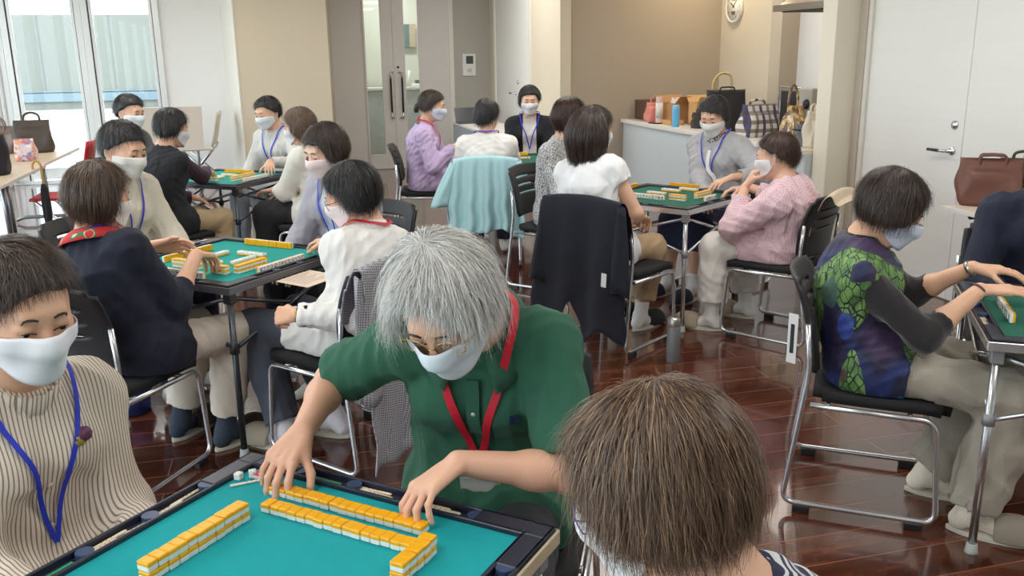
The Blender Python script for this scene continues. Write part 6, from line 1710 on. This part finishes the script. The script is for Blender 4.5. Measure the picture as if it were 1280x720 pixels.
for s in (1, -1):
    b = MB(); b.tube(rounded([(s * .083, -.03, .12), (s * .115, -.03, .125), (s * .115, .03, .125), (s * .083, .03, .12)], .02), .006, 8); b.build('handle', M_BLACKP, t)
t = thing('paper_cup', 'white plastic cup upside above the grey pot', 'cup', (*on(3.98, 6.33)[:2], ZC), RZ)
b = MB(); b.lathe([(0, .0), (.05, 0), (.05, .16), (.045, .165), (0, .165)], seg=20); b.build('stand', mat('cup stand grey', (150, 146, 140), .5), t)
b = MB(); b.lathe([(.028, .165), (.040, .262), (.037, .262), (.026, .17), (0, .17)], seg=20); b.build('cup', mat('cup white', (232, 232, 232), .4), t)
t = thing('paper_towel_holder', 'slanting silver bar stand beside the cream tote', 'stand', on(3.80, 6.10), RZ)
b = MB(); b.tube([(0, -.03, .01), (.02, .02, .22)], .008, 8); b.lathe([(0, 0), (.045, 0), (.043, .01), (0, .012)], c=(0, -.03, 0), seg=18); b.build('bar', M_STEEL, t)
bag('tote_bag', 'cream canvas tote tucked against the kitchen pillar', 'bag', on(3.84, 5.86), RZ + .2, .15, .12, .27, cloth('cream canvas', (216, 206, 186)), handles=(1, -1), hh=.04, hr=.008, seed=16, slouch=.03, taper=1.0)
t = thing('drying_rack', 'black backed rack with rounded silver frame behind the bags', 'rack', on(4.17, 6.72), RZ)
b = MB(); b.tube(rounded([(-.005, -.20, 0), (-.005, -.20, .40), (-.005, .20, .40), (-.005, .20, 0)], .04), .008, 8); b.tube([(.04, -.20, .02), (.04, .20, .02)], .008, 8); b.build('frame', M_CHROME, t)
b = MB(); b.box(0, .03, -.185, .185, .08, .375, .01, seg=2); b.build('panel', mat('black panel', (36, 36, 40), .4), t)
t = thing('microwave', 'grey box appliance next to the pillar behind the cream tote', 'appliance', on(4.12, 6.30), RZ)
b = MB(); b.box(-.10, .10, -.09, .09, 0, .41, .008, seg=2); b.build('body', mat('taupe appliance', (170, 164, 154), .4), t)
b = MB(); b.lathe([(0, 0), (.04, 0), (.036, .012), (0, .014)], seg=20, M=Matrix.Translation((-.10, -.03, .29)) @ Matrix.Rotation(-PI / 2, 4, 'Y')); b.build('knob', M_BLACKP, t)

# ------------------------------------------------------------------ floor and table things
flask('slim grey flask with steel cap standing on the wooden floor', (.813, 4.273, 0), .034, .235, mat('matte grey steel', (122, 124, 124), .4, metal=.3, var=.02), M_STEEL)
bag('blue_bag', 'royal blue cloth bag on the floor under the navy cardigan woman', 'bag', (-1.80, 3.72, 0), .4, .34, .22, .18, cloth('royal blue cloth', (36, 48, 112)), handles=(1,), hh=.03, seed=21, slouch=.03)
def sheet(label, loc, rx, rz, w, l, m, lines=8):
    o = thing('paper_sheet', label, 'paper', loc, rz); o.rotation_euler = (rx, 0, rz)
    b = MB(); b.box(-w / 2, w / 2, -l / 2, l / 2, 0, .0012); b.build('page', m, o)
    b = MB()
    for k in range(lines): b.box(-w * .38, w * (.34 - .12 * (k % 3)), l * (.36 - .72 * k / lines), l * (.36 - .72 * k / lines) + .003, .0013, .0016)
    b.build('printed_lines', mat('print grey', (150, 140, 130), .8), o)
    return o
sheet('beige score sheet between the teal table and the white shirt woman', tp(2, -.02, -.455, .664), .05, table_rz(TC[2][2]), .21, .16, mat('score paper', (226, 206, 186), .8, var=.02))
sheet('white printed sheet hanging under the right edge table', tp(4, -.10, .16, .545), .9, table_rz(TC[4][2]) + 2.6, .21, .27, mat('white paper', (226, 228, 232), .8, var=.01))
def stick(ti, lx, ly, rz, rgb, label, group, z=.6905, L=.085):
    c = TC[ti]; p = tw_(c, lx, ly, z)
    t = tag(empty('point_stick', p, table_rz(c[2]) + rz), label, 'point stick', group)
    b = MB(); b.box(-L / 2, L / 2, -.0035, .0035, 0, .004, .0015); b.build('stick', mat('stick %d %d %d' % rgb, rgb, .4, var=.02), t)
    b = MB()
    for x in (-.010, 0, .010): b.lathe([(0, 0), (.0014, 0), (.0012, .0004), (0, .0005)], c=(x, 0, .004), seg=8)
    b.build('dots', mat('stick dots', (160, 50, 50), .5), t)
WS = (228, 214, 186)
for k, (lx, ly) in enumerate(((.165, .345), (.105, .340), (.10, .331), (.035, .334), (-.02, .345), (-.03, .336))):
    stick(1, lx, ly, random.uniform(-.05, .05), WS, 'ivory point stick in the left rim trough of the nearest table', 'point sticks in the left rim')
stick(1, -.135, .338, .02, (30, 160, 110), 'green point stick in the left rim trough of the nearest table', None)
stick(1, .338, .145, X90, (60, 150, 110), 'green point stick in the far rim trough of the nearest table', None)
for k, (lx, ly) in enumerate(((.345, .03), (.336, .02), (.345, -.105), (.336, -.118), (.340, -.13))):
    stick(1, lx, ly, X90 + random.uniform(-.04, .04), WS, 'ivory point stick in the far rim trough of the nearest table', 'point sticks in the far rim')
for k in range(5):
    stick(1, .10 - .03 * k, -.338 + .004 * (k % 3), random.uniform(-.15, .15), WS, 'ivory point stick in the right rim trough of the nearest table', 'point sticks in the right rim', z=.6905 + .0042 * (k % 2))
for k, (lx, ly) in enumerate(((-.14, -.337), (.06, -.339), (.12, -.337))):
    stick(2, lx, ly, 0, WS, 'ivory point stick in the rim trough beside the white shirt woman', 'point sticks by the white shirt woman')
for k, (lx, ly) in enumerate(((-.115, .335), (-.13, .341), (-.12, .347), (-.14, .335))):
    stick(4, lx, ly, random.uniform(-.1, .1), WS, 'ivory point stick in the trough before the patchwork vest woman', 'point sticks by the vest woman')
stick(1, .262, .268, X90 + .9, (232, 226, 214), 'ivory point stick lying loose on the teal felt near the dice', None, z=FZ)
def die(lx, ly, label):
    p = tw_(TC[1], lx, ly, FZ); t = thing('die', label, 'die', p, random.uniform(0, 3))
    b = MB(); b.box(-.0075, .0075, -.0075, .0075, 0, .015, .0022, seg=2); b.build('cube_body', mat('die white', (238, 238, 236), .25), t)
    b = MB()
    for x, y in ((-.0035, -.0035), (.0035, .0035), (-.0035, .0035), (.0035, -.0035)): b.lathe([(0, 0), (.0013, 0), (0, .0003)], c=(x, y, .015), seg=8)
    for x, z in ((-.003, .004), (.003, .011), (0, .0075)):
        b.lathe([(0, 0), (.0013, 0), (0, .0003)], seg=8, M=Matrix.Translation((x, -.0075, z)) @ Matrix.Rotation(PI / 2, 4, 'X'))
    b.build('pips', mat('pips black', (30, 30, 34), .4), t)
die(.283, .285, 'white die lying closer to the red card'); die(.262, .303, 'white die lying closer to the left rim')
t = thing('seat_marker', 'small red and white plaque in the far left corner of the nearest table', 'marker', tw_(TC[1], .292, .262, FZ), table_rz(TC[1][2]))
b = MB(); b.box(-.018, .018, -.024, .024, 0, .008, .002); b.build('plaque', mat('plaque clear', (206, 190, 196), .2), t)
b = MB(); b.box(-.014, .014, -.020, .020, .0081, .0088); b.build('face', mat('plaque red', (206, 52, 58), .3), t)
b = MB()
for y in (-.008, 0, .008): b.box(-.008, .008, y - .0012, y + .0012, .0089, .0092)
b.box(-.001, .001, -.009, .009, .0089, .0093); b.build('marking', mat('plaque white', (238, 226, 226), .4), t)
# ------------------------------------------------------------------ camera, light
cam = bpy.data.cameras.new('camera'); co = bpy.data.objects.new('camera', cam); COL.objects.link(co)
cam.sensor_width = 36; cam.lens = 1110 / 1280 * 36; cam.clip_start = .05
co.matrix_world = Matrix.Translation((0, 0, 1.52)) @ Matrix.Rotation(math.radians(90 - 14.7), 4, 'X') @ Matrix.Rotation(math.radians(CAM_ROLL), 4, 'Z')
SC.camera = co
def area(name, loc, rot, sx, sy, power, col=(1, 1, 1)):
    l = bpy.data.lights.new(name, 'AREA'); l.shape = 'RECTANGLE'; l.size = sx; l.size_y = sy; l.energy = power; l.color = col
    o = bpy.data.objects.new(name, l); COL.objects.link(o); o.location = loc; o.rotation_euler = rot
    return o
for a in (-1.2, 2.0):
    for b_ in (.6, 3.6, 6.6, 9.8):
        area('ceiling_fill', rp(a, b_, CEIL - .03), (0, 0, RZ), 1.3, 1.3, 28, (1.0, .98, .95))  # unseen soft fill added to brighten the room, no fixtures modelled
area('recess_lamp', rp(4.35, 8.75, CEIL - .03), (0, 0, RZ), .2, .2, 9, (1.0, .84, .60))
area('kitchen_lamp', rp(4.5, 7.0, CEIL - .03), (0, 0, RZ), .8, 1.6, 16, (1.0, .92, .82))
area('corridor_lamp', rp(1.8, 13.4, CEIL - .03), (0, 0, RZ), .9, .3, 26, (.98, 1.0, .95))
sun = bpy.data.lights.new('sun', 'SUN'); sun.energy = 3.2; sun.angle = .01; sun.color = (1, .95, .86)
so = bpy.data.objects.new('sun', sun); COL.objects.link(so); so.rotation_euler = (math.radians(38), 0, math.radians(-150))
w = bpy.data.worlds.new('sky'); SC.world = w; w.use_nodes = True
bg = w.node_tree.nodes['Background']; bg.inputs['Color'].default_value = (.80, .90, 1.0, 1); bg.inputs['Strength'].default_value = 4.4
SC.view_settings.view_transform = 'Standard'; SC.view_settings.look = 'None'; SC.view_settings.gamma = 1.0; SC.view_settings.use_curve_mapping = False
SC.view_settings.exposure = 0.2
bpy.context.view_layer.update()
